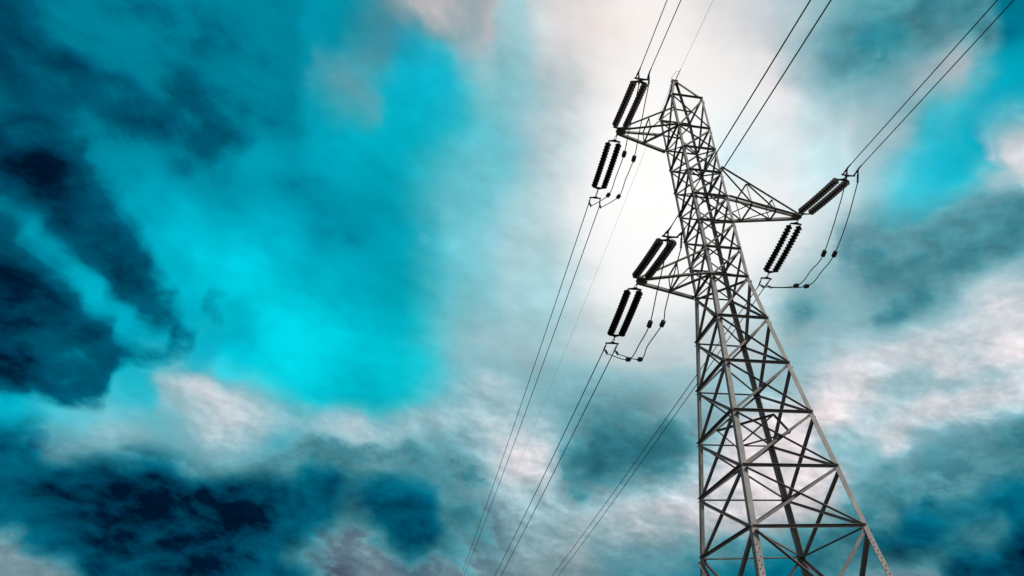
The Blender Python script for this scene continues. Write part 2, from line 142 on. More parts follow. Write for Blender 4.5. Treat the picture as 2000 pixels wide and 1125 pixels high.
COVER = [
    [2,128,255,2,128,255,2,128,255,2,128,255,2,128,255,2,128,255,2,128,255,2,128,255,2,128,255,2,128,255,2,128,255,2,128,255,2,128,255,2,128,255,2,128,255,2,128,255,2,128,255,2,128,255,2,128,255,2,128,255,2,128,255,2,128,255,1,127,255,17,160,254,49,144,249,141,56,190,201,3,9,216,0,0,219,0,0,220,0,0,220,0,0,212,0,0,199,0,0,188,0,0,177,0,0,171,1,9,172,8,55,144,33,173,83,69,248,30,97,255,11,117,255,29,117,254,54,103,251,56,104,252,43,116,255,49,117,255,67,114,255,55,124,255,27,139,255,9,152,255,2,161,255,4,169,255,26,163,255,75,140,255,112,111,255,127,84,255,133,59,242,131,38,200,124,22,148,115,11,95,106,4,57,110,0,42,116,0,37,118,0,26,117,0,13,108,0,28,128,0,100,161,33,208,151,96,254,59,137,254,53,134,244,28,140,242,30,138,251,188,49,115,233,0,1,242,0,0,242,0,0,242,0,0,242,0,0,242,0,0,242,0,0,242,0,0,242,0,0,242,0,0,242,0,0,242,0,0,243,0,0,243,0,0,243,0,0,242,0,0,242,0,0,240,0,0,240,0,0,240,0,0,241,0,0,243,0,0,255,0,0,255,0,0,255,0,0,250,0,8,231,0,22,149,0,37,149,0,31,148,0,0,146,0,0,136,0,0],
    [2,128,255,2,128,255,2,128,255,2,128,255,2,128,255,2,128,255,2,128,255,2,128,255,2,128,255,2,128,255,2,128,255,2,128,255,2,128,255,2,128,255,2,128,255,2,128,255,2,128,255,2,128,255,2,128,255,2,128,255,2,128,255,2,128,255,5,137,255,27,166,252,77,115,245,175,24,104,209,0,0,217,0,0,219,0,0,220,0,0,219,0,0,209,0,0,195,0,0,185,0,0,175,0,1,172,2,14,170,11,72,135,40,193,74,74,252,25,101,255,11,118,255,32,116,254,55,103,250,55,105,252,43,116,255,49,116,255,67,114,255,55,123,255,28,139,255,10,151,255,2,161,255,3,169,255,22,165,255,69,143,255,109,115,255,126,88,255,132,63,246,132,41,209,126,24,159,118,13,106,107,6,63,109,1,44,114,0,38,118,0,31,118,0,16,111,0,17,118,0,68,149,16,170,161,71,248,100,126,255,40,141,249,50,131,239,15,148,251,48,126,214,228,0,19,240,0,0,243,0,0,243,0,0,242,0,0,242,0,0,243,0,0,243,0,0,243,0,0,242,0,0,242,0,0,241,0,0,239,0,0,239,0,0,239,0,0,241,0,0,243,0,0,255,0,0,255,0,0,255,0,0,251,0,3,242,0,22,155,0,40,114,0,47,123,0,32,124,0,0,125,0,0,139,0,0,121,0,0,143,0,97,148,3,197,165,8,255],
    [2,130,255,2,130,255,2,129,255,2,129,255,2,128,255,2,128,255,2,128,255,2,128,255,2,128,255,2,128,255,2,128,255,2,128,255,2,128,255,2,128,255,2,128,255,2,128,255,2,128,255,2,128,255,2,128,255,2,128,255,2,128,255,2,129,255,11,152,255,36,158,250,108,86,232,190,11,42,213,0,0,218,0,0,219,0,0,221,0,0,218,0,0,206,0,0,193,0,0,183,0,0,173,0,1,172,2,18,168,14,88,128,44,206,67,77,253,21,103,255,12,119,255,34,115,254,56,102,250,55,106,252,42,116,255,50,116,255,67,114,255,55,123,255,28,138,255,10,151,255,3,160,255,3,168,255,20,166,255,64,145,255,106,118,255,124,91,255,132,66,249,132,44,216,127,27,167,119,15,115,109,7,69,108,2,46,113,0,38,117,0,32,118,0,18,114,0,13,113,0,49,139,5,138,172,53,234,152,112,255,46,142,253,67,128,240,27,139,242,46,125,247,239,0,77,232,0,2,240,0,0,239,0,0,241,0,0,242,0,0,240,0,0,239,0,0,239,0,0,240,0,0,241,0,0,245,0,0,255,0,0,255,0,0,255,0,0,252,0,3,243,0,19,174,0,37,116,0,47,116,0,42,126,0,23,127,0,0,144,0,0,148,0,0,131,0,0,145,0,55,151,0,148,152,5,223,168,11,255,179,10,255,192,8,255,160,31,255],
    [2,117,255,2,120,255,2,123,255,2,127,255,3,129,255,2,130,255,2,130,255,2,130,255,2,130,255,2,130,255,2,129,255,2,129,255,2,129,255,2,128,255,2,128,255,2,128,255,2,128,255,2,128,255,2,128,255,2,128,255,2,128,255,1,128,255,18,164,254,50,143,249,141,56,193,201,3,10,215,0,0,219,0,0,220,0,0,221,0,0,216,0,0,203,0,0,191,0,0,181,0,0,172,0,3,172,3,24,165,17,106,120,49,218,60,81,254,18,105,255,13,120,255,36,114,254,57,102,250,54,106,253,42,116,255,50,116,255,67,114,255,56,123,255,28,138,255,10,150,255,3,160,255,2,168,255,18,166,255,60,148,255,103,121,255,123,94,255,132,69,251,133,47,222,128,29,175,121,17,124,111,8,78,108,3,52,113,0,43,118,0,40,120,0,28,117,0,16,109,0,39,131,0,115,164,36,216,148,97,254,48,137,254,14,143,247,0,162,249,0,165,255,78,112,154,243,0,0,251,0,0,255,0,0,246,0,0,243,0,0,253,0,0,255,0,0,255,0,0,255,0,0,251,0,7,235,0,22,166,0,38,116,0,47,114,0,45,122,0,30,129,0,11,143,0,0,153,0,0,147,0,0,132,0,0,141,0,37,148,0,116,151,0,190,157,8,244,165,13,255,174,16,255,191,15,255,165,26,255,110,90,255,0,187,255,0,243,255],
    [0,179,255,0,166,255,0,149,255,0,134,255,0,123,255,1,119,255,2,118,255,2,119,255,2,120,255,2,122,255,2,124,255,2,126,255,2,127,255,2,129,255,2,130,255,2,130,255,2,130,255,2,130,255,2,130,255,2,130,255,2,130,255,8,137,255,29,162,250,75,117,242,169,30,123,207,1,1,217,0,0,219,0,0,220,0,0,220,0,0,213,0,0,200,0,0,189,0,0,179,0,0,172,1,4,173,4,32,160,21,124,111,54,228,53,84,254,16,108,255,14,120,255,39,112,254,58,101,250,54,107,253,42,116,255,51,116,255,67,114,255,56,123,255,29,138,255,11,150,255,3,159,255,2,168,255,15,167,255,55,150,255,98,124,255,120,98,255,129,74,252,131,52,229,128,34,186,121,20,134,111,11,82,104,5,43,108,0,25,111,0,15,112,0,0,113,0,0,104,0,0,117,0,56,150,17,167,163,78,247,146,131,255,189,111,240,255,32,216,230,62,247,193,95,255,180,0,147,202,0,80,176,0,88,229,0,32,244,0,10,199,0,31,136,0,43,113,0,47,115,0,44,121,0,30,129,0,13,148,0,0,155,0,0,151,0,0,144,0,0,130,0,0,137,0,37,147,0,103,150,0,170,159,5,223,158,10,254,166,16,255,170,20,255,188,20,255,167,28,255,123,70,255,0,153,255,0,235,255,0,202,255,0,141,255,0,170,255],
    [186,9,58,134,51,160,84,94,243,44,129,255,16,154,255,1,170,255,0,174,255,0,171,255,0,163,255,0,154,255,0,145,255,0,137,255,0,130,255,0,125,255,1,121,255,1,120,255,1,120,255,2,121,255,2,122,255,2,123,255,2,122,255,5,159,254,24,171,255,97,96,251,186,15,58,211,0,0,218,0,0,219,0,0,220,0,0,220,0,0,210,0,0,198,0,0,188,0,0,178,0,0,172,1,9,173,6,45,155,26,143,103,59,236,47,87,255,15,109,255,17,119,255,41,110,253,57,100,249,51,107,253,41,117,255,50,116,255,65,115,255,55,124,255,28,138,255,10,150,255,3,159,255,2,167,255,14,168,255,52,152,255,98,126,255,125,98,255,136,69,253,139,43,229,134,23,181,127,11,134,120,1,101,117,0,93,122,0,103,134,0,123,145,0,134,135,0,118,131,0,126,136,0,169,155,31,225,153,37,252,172,24,252,179,0,175,110,0,0,123,0,0,142,0,13,130,0,102,182,15,195,182,84,255,176,65,237,120,0,52,137,0,9,155,0,0,158,0,0,153,0,0,147,0,0,138,0,0,123,0,6,138,0,50,147,0,107,151,0,164,159,3,213,161,8,241,160,12,255,167,19,255,167,23,255,184,26,255,165,33,255,128,64,255,0,133,255,0,216,255,0,236,255,0,159,255,0,140,255,0,195,255,0,250,255,0,241,255],
    [194,0,0,217,0,0,236,0,0,242,0,0,234,0,0,211,0,3,179,14,67,142,42,142,107,72,208,76,100,255,51,124,255,32,143,255,20,156,255,11,162,255,6,165,255,4,165,255,2,163,255,2,160,255,2,156,254,2,152,255,0,157,255,44,143,255,94,94,219,163,32,133,202,2,3,215,0,0,218,0,0,219,0,0,220,0,0,217,0,0,205,0,0,192,0,0,181,0,0,172,0,0,169,0,0,172,5,29,152,26,154,99,60,242,43,88,255,9,112,255,10,124,255,38,117,255,61,107,255,55,111,255,42,119,255,53,116,255,70,114,255,60,121,255,34,134,255,14,147,255,4,158,255,2,167,255,11,169,255,43,154,255,81,130,255,99,112,255,107,103,255,112,96,255,114,89,255,113,86,255,114,94,255,126,109,255,131,119,255,123,123,255,114,124,255,112,119,255,115,110,255,119,101,255,122,91,255,125,110,255,113,115,255,118,114,255,152,85,255,175,9,158,131,0,0,145,0,0,119,0,0,122,0,0,136,0,0,149,0,0,138,0,0,124,0,0,131,0,31,144,0,75,149,0,125,153,0,173,160,4,211,160,8,234,162,11,248,164,17,255,164,22,255,164,26,255,180,31,255,161,38,255,126,67,255,1,124,255,0,201,255,0,241,255,0,186,255,0,135,255,0,156,255,0,221,255,0,251,255,0,234,255,0,210,255,0,211,255],
    [175,0,0,176,0,0,167,0,0,166,0,0,174,0,0,191,0,0,208,0,0,222,0,0,231,0,0,232,0,0,226,0,0,213,0,0,195,1,21,174,17,68,151,35,118,128,54,166,107,72,208,88,90,240,72,105,255,58,119,255,97,86,236,180,0,0,209,0,0,219,0,0,224,0,0,228,0,0,229,0,0,230,0,0,231,0,0,233,0,0,233,0,0,231,0,0,222,0,0,206,1,22,194,11,153,178,32,255,121,64,255,44,95,255,8,110,255,26,113,255,87,89,255,144,41,158,164,18,79,167,36,175,159,67,249,154,81,255,145,86,255,109,98,255,59,114,255,23,132,255,7,151,255,2,164,255,6,169,255,24,159,255,45,140,255,51,134,255,49,143,255,46,154,255,42,159,255,38,161,255,28,164,255,1,169,255,0,176,255,0,181,255,0,190,255,0,204,255,0,215,255,0,213,255,0,185,255,2,140,255,68,116,255,85,105,255,85,102,255,114,78,255,163,11,238,154,0,186,177,24,242,174,20,226,134,0,118,137,0,102,152,0,153,157,1,191,159,5,215,160,8,232,163,12,244,164,16,252,163,21,255,162,25,255,164,30,255,173,37,255,154,46,255,118,75,255,0,125,255,0,194,255,0,238,255,0,205,255,0,143,255,0,139,255,0,187,255,0,239,255,0,249,255,0,227,255,0,210,255,0,211,255,0,205,255,0,173,255],
    [0,1,4,44,2,3,110,1,2,152,0,0,177,0,0,173,0,0,169,0,0,165,0,0,166,0,0,173,0,0,183,0,0,194,0,0,205,0,0,214,0,0,220,0,0,223,0,0,223,0,0,220,0,0,215,0,0,207,0,0,212,0,0,206,0,0,206,0,0,213,0,0,220,0,0,226,0,0,232,0,0,238,0,0,243,0,0,247,0,0,249,0,0,247,0,0,241,0,0,228,0,0,209,1,11,190,8,73,158,37,206,105,75,255,83,88,255,111,70,255,140,29,131,140,2,0,141,0,0,160,11,86,177,39,231,178,57,255,160,70,255,109,93,255,46,117,255,12,133,255,2,143,255,0,156,255,0,168,255,4,172,255,9,173,255,10,178,255,6,190,255,3,199,255,1,200,255,0,198,255,0,197,255,3,198,255,1,203,255,0,216,255,0,240,255,0,255,255,0,255,255,0,255,255,0,255,255,0,229,255,0,177,255,82,105,255,134,49,255,108,75,255,125,66,255,162,36,255,153,33,255,155,31,255,164,31,255,164,20,255,161,16,250,164,17,251,162,21,255,161,25,255,160,30,255,170,37,255,164,44,255,142,57,255,94,88,255,0,133,255,0,198,255,0,235,255,0,212,255,0,154,255,0,135,255,0,166,255,0,217,255,0,247,255,0,241,255,0,220,255,0,210,255,0,212,255,0,205,255,0,181,255,0,125,255,87,85,255],
    [200,0,0,50,0,0,0,0,0,0,1,3,0,2,4,67,2,3,109,1,1,146,0,0,169,0,0,170,0,0,170,0,0,167,0,0,165,0,0,166,0,0,170,0,0,175,0,0,181,0,0,188,0,0,195,0,0,201,0,0,204,0,0,205,0,0,204,0,0,205,0,0,209,0,0,213,0,0,219,0,0,226,0,0,232,0,0,235,0,0,236,0,0,233,0,0,227,0,0,217,0,0,204,0,0,191,0,0,181,6,28,171,23,178,162,28,229,150,9,77,136,0,0,130,0,1,133,1,7,148,9,90,165,29,226,167,48,254,143,69,255,82,103,255,24,138,255,3,149,255,1,145,255,6,144,255,14,149,255,17,155,255,14,165,255,9,174,255,6,181,255,3,185,255,1,186,255,0,187,255,0,193,255,0,209,255,0,229,255,0,245,255,0,255,255,0,255,255,0,255,255,0,255,255,0,255,255,0,255,255,0,230,255,0,131,255,83,74,255,135,42,255,141,30,255,138,34,255,149,32,255,136,59,255,170,32,255,183,21,255,179,25,255,170,36,255,167,45,255,150,54,255,121,75,255,29,107,255,0,154,255,0,208,255,0,235,255,0,209,255,0,157,255,0,135,255,0,156,255,0,200,255,0,237,255,0,246,255,0,232,255,0,215,255,0,210,255,0,212,255,0,204,255,0,184,255,0,134,255,72,98,255,119,57,255,142,40,255],
    [255,0,0,226,0,0,229,0,0,216,0,0,111,0,0,0,0,0,0,0,1,0,1,4,4,2,4,61,2,3,95,1,2,127,1,0,153,0,0,162,0,0,166,0,0,168,0,0,167,0,0,166,0,0,166,0,0,173,0,0,183,0,0,184,0,0,187,0,0,191,0,0,194,0,0,194,0,0,192,0,0,192,0,0,196,0,0,198,0,0,193,0,0,186,0,0,179,0,0,169,0,0,158,0,0,151,0,1,146,0,16,147,2,107,143,1,92,132,0,0,128,0,0,126,0,0,125,0,0,134,6,67,144,29,219,140,55,254,109,85,255,53,128,255,12,169,255,2,180,255,8,160,255,38,122,255,86,87,255,113,73,255,111,78,255,97,89,255,85,98,255,73,108,255,58,118,255,39,132,255,20,152,255,2,183,255,3,225,255,0,251,255,0,255,255,0,255,255,0,255,255,0,255,255,0,255,255,0,205,255,0,131,255,0,118,255,0,124,255,0,188,255,0,255,255,0,169,255,0,101,255,0,109,255,0,130,255,5,115,255,32,105,255,29,106,255,0,132,255,0,183,255,0,222,255,0,233,255,0,196,255,0,153,255,0,135,255,0,154,255,0,191,255,0,227,255,0,244,255,0,239,255,0,224,255,0,212,255,0,212,255,0,211,255,0,203,255,0,185,255,0,140,255,66,104,255,107,72,255,140,31,255,139,54,255,177,23,255],
    [189,0,0,255,0,0,255,0,0,248,0,0,213,0,0,228,0,0,230,0,0,173,0,0,63,0,0,0,0,0,0,0,1,0,1,3,0,1,4,39,2,4,70,2,3,97,1,2,121,1,1,141,0,0,154,0,0,148,0,0,116,41,199,95,75,251,110,57,228,124,37,174,129,29,134,136,14,88,138,7,72,135,16,153,128,32,233,119,43,252,118,39,247,125,25,220,127,16,210,121,13,207,111,4,93,107,0,0,114,0,0,128,3,117,135,6,105,134,5,46,130,4,41,123,6,68,120,11,115,121,23,199,118,51,249,102,82,255,69,112,255,28,153,255,5,193,255,1,205,255,7,187,255,38,145,255,100,87,255,155,44,255,178,29,255,180,26,253,175,26,240,169,29,237,160,37,241,142,51,248,109,75,254,64,107,255,0,138,255,0,187,255,0,241,255,0,255,255,0,255,255,0,255,255,0,255,255,0,216,255,0,128,255,0,105,255,0,146,255,0,183,255,0,203,255,0,217,255,0,230,255,0,238,255,0,231,255,0,249,255,0,245,255,0,236,255,0,220,255,0,177,255,0,143,255,0,138,255,0,158,255,0,191,255,0,223,255,0,241,255,0,241,255,0,230,255,0,217,255,0,211,255,0,213,255,0,210,255,0,201,255,0,184,255,0,142,255,56,107,255,98,83,255,124,40,255,140,45,255,137,58,255,172,6,255,0,167,255],
    [186,0,0,184,0,0,182,0,0,208,0,0,255,0,0,255,0,0,246,0,0,208,0,0,211,0,0,231,0,0,226,0,0,160,0,0,68,0,0,0,0,0,0,0,0,0,0,2,0,1,4,7,1,4,24,8,33,30,71,255,21,117,255,29,97,223,29,94,250,18,118,255,25,114,255,46,89,255,61,76,255,56,87,255,40,107,255,30,121,255,40,107,255,59,78,255,70,58,255,77,44,255,87,28,233,98,21,176,104,33,192,105,58,246,100,75,255,96,79,255,98,75,255,101,70,255,105,64,255,109,63,255,104,73,255,80,95,255,43,125,255,13,163,255,2,194,255,0,206,255,1,202,255,14,180,255,59,131,255,130,67,253,179,26,233,195,9,200,197,3,176,196,1,164,196,4,172,191,14,214,170,32,249,134,59,255,90,96,255,5,149,255,0,223,255,0,249,255,0,245,255,0,251,255,0,255,255,0,255,255,0,245,255,0,241,255,0,206,255,0,160,255,0,173,255,0,173,255,0,192,255,0,200,255,0,166,255,0,123,255,0,129,255,0,116,255,0,140,255,0,168,255,0,197,255,0,223,255,0,238,255,0,240,255,0,233,255,0,222,255,0,213,255,0,212,255,0,213,255,0,207,255,0,198,255,0,181,255,0,141,255,49,108,255,93,89,255,116,50,255,147,35,255,137,59,255,180,23,255,139,42,255,0,255,255,0,220,255],
    [255,0,0,198,0,0,186,0,0,191,0,0,186,0,0,181,0,0,216,0,0,255,0,0,255,0,0,255,0,0,215,0,0,196,0,0,211,0,0,234,0,0,232,0,0,185,0,0,111,0,0,32,0,0,25,0,0,31,0,0,0,0,90,0,10,234,0,102,255,4,113,255,1,106,255,9,90,255,11,95,255,6,114,255,2,140,255,0,157,255,4,143,255,13,112,255,22,78,243,32,66,246,48,71,255,62,79,255,57,100,255,40,124,255,25,133,255,25,128,255,39,120,255,57,108,255,72,98,255,81,93,255,77,97,255,52,113,255,21,137,255,4,163,255,0,185,255,0,194,255,2,190,255,16,166,255,59,120,255,126,65,250,175,24,219,191,7,182,192,3,170,189,6,180,184,14,219,170,27,252,152,40,255,122,60,255,73,90,255,6,133,255,0,171,255,0,195,255,0,206,255,0,220,255,0,243,255,0,250,255,0,255,255,0,251,255,0,244,255,0,239,255,0,200,255,0,152,255,1,125,255,1,118,255,0,166,255,0,207,255,0,195,255,0,196,255,0,220,255,0,240,255,0,239,255,0,233,255,0,224,255,0,215,255,0,212,255,0,213,255,0,211,255,0,202,255,0,195,255,0,175,255,0,136,255,52,108,255,91,91,255,111,57,255,144,31,255,138,54,255,139,54,255,167,10,255,0,152,255,0,235,255,0,225,255,0,255,255],
    [189,0,0,255,0,0,255,0,0,219,0,0,184,0,0,191,0,0,195,0,0,185,0,0,180,0,0,210,0,0,255,0,0,255,0,0,255,0,0,241,0,0,208,0,0,190,0,0,200,0,0,220,0,0,223,0,0,219,0,1,217,0,1,192,0,19,182,0,94,4,61,187,1,96,252,0,91,255,0,108,255,0,135,255,0,158,255,0,169,255,0,163,255,0,146,254,0,124,249,1,111,253,4,110,255,6,122,255,5,148,255,1,168,255,1,155,255,4,129,255,12,105,255,17,114,255,22,131,255,25,133,255,24,130,255,16,134,255,6,147,255,1,160,255,0,168,255,1,167,255,5,156,255,20,135,255,61,106,255,110,72,255,143,45,255,159,31,252,159,28,249,148,35,254,128,49,255,112,65,255,76,79,255,24,93,255,0,104,255,0,118,255,0,135,255,0,149,255,0,158,255,0,166,255,0,174,255,0,183,255,0,193,255,0,207,255,0,215,255,0,228,255,0,219,255,0,187,255,0,184,255,0,193,255,0,203,255,0,190,255,0,187,255,0,211,255,0,218,255,0,216,255,0,216,255,0,212,255,0,213,255,0,212,255,0,206,255,0,198,255,0,189,255,0,166,255,0,128,255,63,105,255,93,91,255,108,60,255,140,31,255,141,48,255,133,62,255,180,12,255,124,56,255,0,255,255,0,209,255,0,233,255,0,255,255,0,54,190],
    [193,0,0,181,0,0,183,0,0,249,0,0,255,0,0,244,0,0,192,0,0,185,0,0,197,0,0,198,0,0,185,0,0,179,0,0,195,0,0,236,0,0,255,0,0,255,0,0,255,0,0,254,0,0,213,0,0,183,0,0,181,0,0,186,0,0,130,0,0,0,0,64,0,40,255,0,74,255,0,134,255,0,159,255,0,189,255,0,187,255,0,167,255,0,139,255,0,114,255,0,96,255,0,82,255,0,71,255,0,96,255,0,108,255,0,81,246,4,0,223,1,28,255,0,99,255,0,124,255,0,123,255,0,129,255,0,144,255,0,156,255,0,158,255,0,153,255,1,143,255,9,126,255,30,106,255,62,91,255,80,80,255,94,72,255,101,67,255,100,65,255,92,65,255,75,67,255,28,72,255,0,79,255,0,86,255,0,93,255,0,101,255,0,110,255,0,119,255,0,127,255,0,134,255,0,133,255,0,134,255,0,143,255,0,166,255,0,196,255,0,218,255,0,227,255,0,242,255,0,253,255,0,239,255,0,214,255,0,194,255,0,175,255,0,169,255,0,190,255,0,225,255,0,213,255,0,208,255,0,200,255,0,194,255,0,181,255,0,153,255,0,121,255,72,103,255,97,89,255,106,59,255,139,32,255,146,45,255,132,62,255,173,31,255,153,24,255,0,197,255,0,232,255,0,220,255,0,250,255,0,255,255,17,0,137,16,0,0],
    [118,0,0,165,0,0,194,0,0,183,0,0,177,0,0,227,0,0,255,0,0,255,0,0,222,0,0,185,0,0,186,0,0,198,0,0,202,0,0,190,0,0,181,0,0,180,0,0,204,0,0,216,0,0,204,0,0,193,0,0,196,0,0,190,0,0,117,0,0,0,0,0,0,97,0,0,204,129,0,207,254,0,215,255,0,108,255,0,84,255,0,75,255,0,43,252,0,0,222,0,0,130,0,0,29,0,0,0,0,0,4,0,0,6,0,0,0,0,0,0,0,0,8,0,0,124,0,42,234,0,83,255,0,107,255,0,130,255,0,151,255,0,160,255,0,160,255,0,136,255,3,110,255,5,96,255,0,88,255,0,83,255,0,79,255,0,77,255,0,75,255,0,74,255,0,74,255,0,75,255,0,76,255,0,78,255,0,81,255,0,81,255,0,81,255,0,82,255,0,81,255,0,81,255,0,102,255,0,103,255,0,107,255,0,129,255,0,158,255,0,169,255,0,165,255,0,162,255,0,137,255,0,117,255,0,132,255,0,130,255,0,147,255,0,154,255,0,173,255,0,187,255,0,195,255,0,186,255,0,167,255,0,136,255,30,113,255,79,100,255,102,84,255,108,55,255,140,32,255,148,44,255,132,62,255,150,44,255,165,13,255,23,113,255,0,255,255,0,203,255,0,234,255,0,255,255,0,187,245,24,0,79,17,0,0,25,0,0],
    [181,0,0,110,0,0,124,0,0,164,0,0,192,0,0,188,0,0,176,0,0,201,0,0,255,0,0,255,0,0,255,0,0,215,0,0,184,0,0,184,0,0,197,0,0,204,0,0,204,0,0,205,0,0,197,0,0,186,0,0,187,0,0,197,0,0,243,0,0,220,0,0,194,0,2,112,0,0,34,0,0,0,0,61,0,0,146,0,0,125,0,0,76,0,0,54,0,0,10,0,0,0,0,0,0,0,0,0,0,0,0,0,0,0,0,0,0,0,0,0,0,0,0,0,0,17,0,0,153,0,56,246,0,103,255,0,130,255,0,157,255,0,159,255,0,143,255,0,127,255,0,105,255,0,91,255,0,83,255,0,81,255,0,77,255,0,75,255,0,70,255,0,63,255,0,57,255,0,51,255,0,46,255,0,42,255,0,40,255,0,39,255,0,39,255,0,40,255,0,40,255,0,38,255,0,44,255,0,53,255,0,62,255,0,103,255,0,109,255,0,107,255,0,101,255,44,86,255,184,48,255,174,53,255,159,58,255,139,71,255,117,81,255,74,102,255,0,129,255,0,159,255,0,138,255,0,123,255,68,105,255,89,96,255,100,77,255,114,48,255,142,33,255,147,45,255,131,61,255,144,50,255,172,12,255,105,73,255,0,255,255,0,213,255,0,223,255,0,243,255,0,255,255,0,61,193,5,0,25,19,0,0,25,0,1,31,0,9],
    [220,0,0,222,0,0,166,0,0,110,0,0,126,0,0,160,0,0,186,0,0,194,0,0,178,0,0,180,0,0,222,0,0,255,0,0,255,0,0,255,0,0,220,0,0,188,0,0,197,0,0,203,0,0,191,0,0,199,0,0,204,0,0,146,0,0,0,0,0,0,0,0,0,0,0,162,0,0,126,0,1,0,0,0,0,0,0,0,0,0,0,0,0,0,0,0,0,0,0,0,0,0,0,0,0,0,0,0,0,0,0,0,0,0,0,0,0,0,0,0,0,0,5,0,0,73,0,27,206,0,84,253,0,105,255,0,119,255,0,110,255,0,100,255,0,89,255,0,78,255,0,66,255,0,58,255,0,54,255,0,51,255,0,47,255,0,42,255,0,37,255,0,32,255,0,26,255,0,22,255,0,18,255,0,15,255,0,13,255,0,12,255,0,12,255,0,13,255,0,13,255,0,13,255,0,15,255,0,18,255,85,19,255,76,23,255,5,47,255,0,69,255,28,74,255,22,89,255,0,111,255,111,71,255,124,66,255,133,56,255,139,55,255,142,61,255,137,77,255,115,83,255,106,88,255,108,76,255,102,64,255,125,39,255,148,35,255,145,48,255,130,62,255,144,50,255,174,14,255,124,55,255,0,234,255,0,230,255,0,208,255,0,237,255,0,255,255,0,225,255,23,0,127,12,0,0,26,0,0,25,0,2,35,0,10,73,0,12],
    [197,0,0,204,0,0,223,0,0,216,0,0,160,0,0,112,0,0,124,0,0,153,0,0,178,0,0,196,0,0,188,0,0,176,0,0,188,0,0,227,0,0,255,0,0,255,0,0,255,0,0,230,0,0,211,0,0,126,0,0,0,0,0,0,0,0,97,0,0,181,0,0,182,0,0,77,0,0,41,0,0,111,0,0,35,0,0,0,0,0,0,0,0,0,0,0,0,0,2,0,0,4,0,0,1,0,0,0,0,0,0,0,0,0,0,0,0,0,0,0,0,0,11,0,0,102,0,34,228,0,70,254,0,106,255,0,92,255,0,68,255,0,61,255,0,53,255,0,46,255,0,39,255,0,34,255,0,30,255,0,27,255,0,22,255,0,18,255,0,13,255,0,7,255,0,3,255,0,0,255,0,0,255,0,0,255,0,0,255,0,0,255,0,0,255,0,0,255,0,0,255,0,0,255,0,1,255,0,5,255,96,7,255,119,10,255,99,19,255,84,33,255,8,64,255,0,84,255,135,47,255,141,39,255,143,43,255,148,47,255,142,51,255,141,49,255,142,46,255,146,42,255,148,38,255,144,41,255,145,45,255,139,53,255,129,62,255,149,45,255,173,15,255,127,51,255,0,217,255,0,242,255,0,198,255,0,234,255,0,245,255,0,255,255,0,86,204,15,0,57,14,0,0,26,0,0,25,0,4,40,0,11,78,0,12,103,0,7],
    [167,0,0,192,0,0,197,0,0,208,0,0,224,0,0,214,0,0,163,0,0,115,0,0,120,0,0,145,0,0,167,0,0,187,0,0,196,0,0,185,0,0,179,0,0,203,0,0,163,0,0,136,0,0,83,0,0,0,0,0,51,0,0,192,0,0,178,0,0,160,0,0,142,0,0,0,0,0,136,0,0,118,0,0,0,0,0,0,0,1,0,0,1,0,0,0,0,0,0,0,0,0,0,0,0,0,0,0,0,0,1,0,0,2,0,0,0,0,0,0,0,0,14,0,0,112,0,16,227,0,32,254,0,30,255,0,30,255,0,31,255,0,29,255,0,26,255,0,22,255,0,18,255,0,14,255,0,11,255,0,8,255,0,4,255,0,1,255,0,0,255,0,0,255,0,0,255,0,0,255,0,0,255,0,0,255,0,0,255,0,0,255,0,0,255,0,0,255,0,0,255,0,0,255,0,0,255,0,0,255,0,4,255,65,8,255,51,15,255,6,26,255,50,34,255,36,50,255,105,46,255,138,36,255,128,47,255,93,73,255,106,73,255,132,49,255,139,44,255,142,44,255,137,48,255,148,40,255,154,36,255,165,33,255,167,16,255,117,61,255,0,219,255,0,245,255,0,195,255,0,230,255,0,238,255,0,255,255,0,201,244,22,0,131,9,0,5,21,0,0,26,0,0,27,0,6,49,0,12,84,0,11,105,0,7,121,0,2],
    [161,0,0,164,0,0,175,0,0,196,0,0,196,0,0,209,0,0,223,0,0,215,0,0,173,0,0,121,0,0,116,0,0,135,0,0,155,0,0,173,0,0,176,0,0,43,0,0,13,0,0,40,0,0,136,0,0,199,0,0,205,0,0,172,0,0,159,0,0,78,0,0,0,0,0,0,0,0,0,0,0,0,0,0,0,0,0,0,0,2,0,0,5,0,0,2,0,0,0,0,0,0,0,0,0,0,0,0,0,0,0,0,0,0,0,0,0,0,0,2,0,0,46,6,0,151,1,3,224,0,6,254,0,8,255,0,8,255,0,7,255,0,6,255,0,5,255,0,4,255,0,3,255,0,1,255,0,0,255,0,0,255,0,0,255,0,0,255,0,0,255,0,0,255,0,0,255,0,0,255,0,0,255,0,0,255,0,0,255,0,0,255,0,0,255,0,0,255,0,0,255,0,0,255,0,0,255,0,0,255,0,0,255,0,0,255,0,11,255,0,24,255,0,36,255,0,46,255,94,42,255,130,30,255,135,33,255,177,29,255,172,36,255,164,51,255,159,56,255,145,59,255,136,58,255,127,62,255,128,59,255,65,98,255,0,237,255,0,241,255,0,193,255,0,228,255,0,239,255,0,255,255,0,253,255,0,40,182,13,0,53,13,0,0,26,0,0,25,0,2,31,0,9,58,0,12,90,0,10,107,0,6,122,0,2,120,0,3],
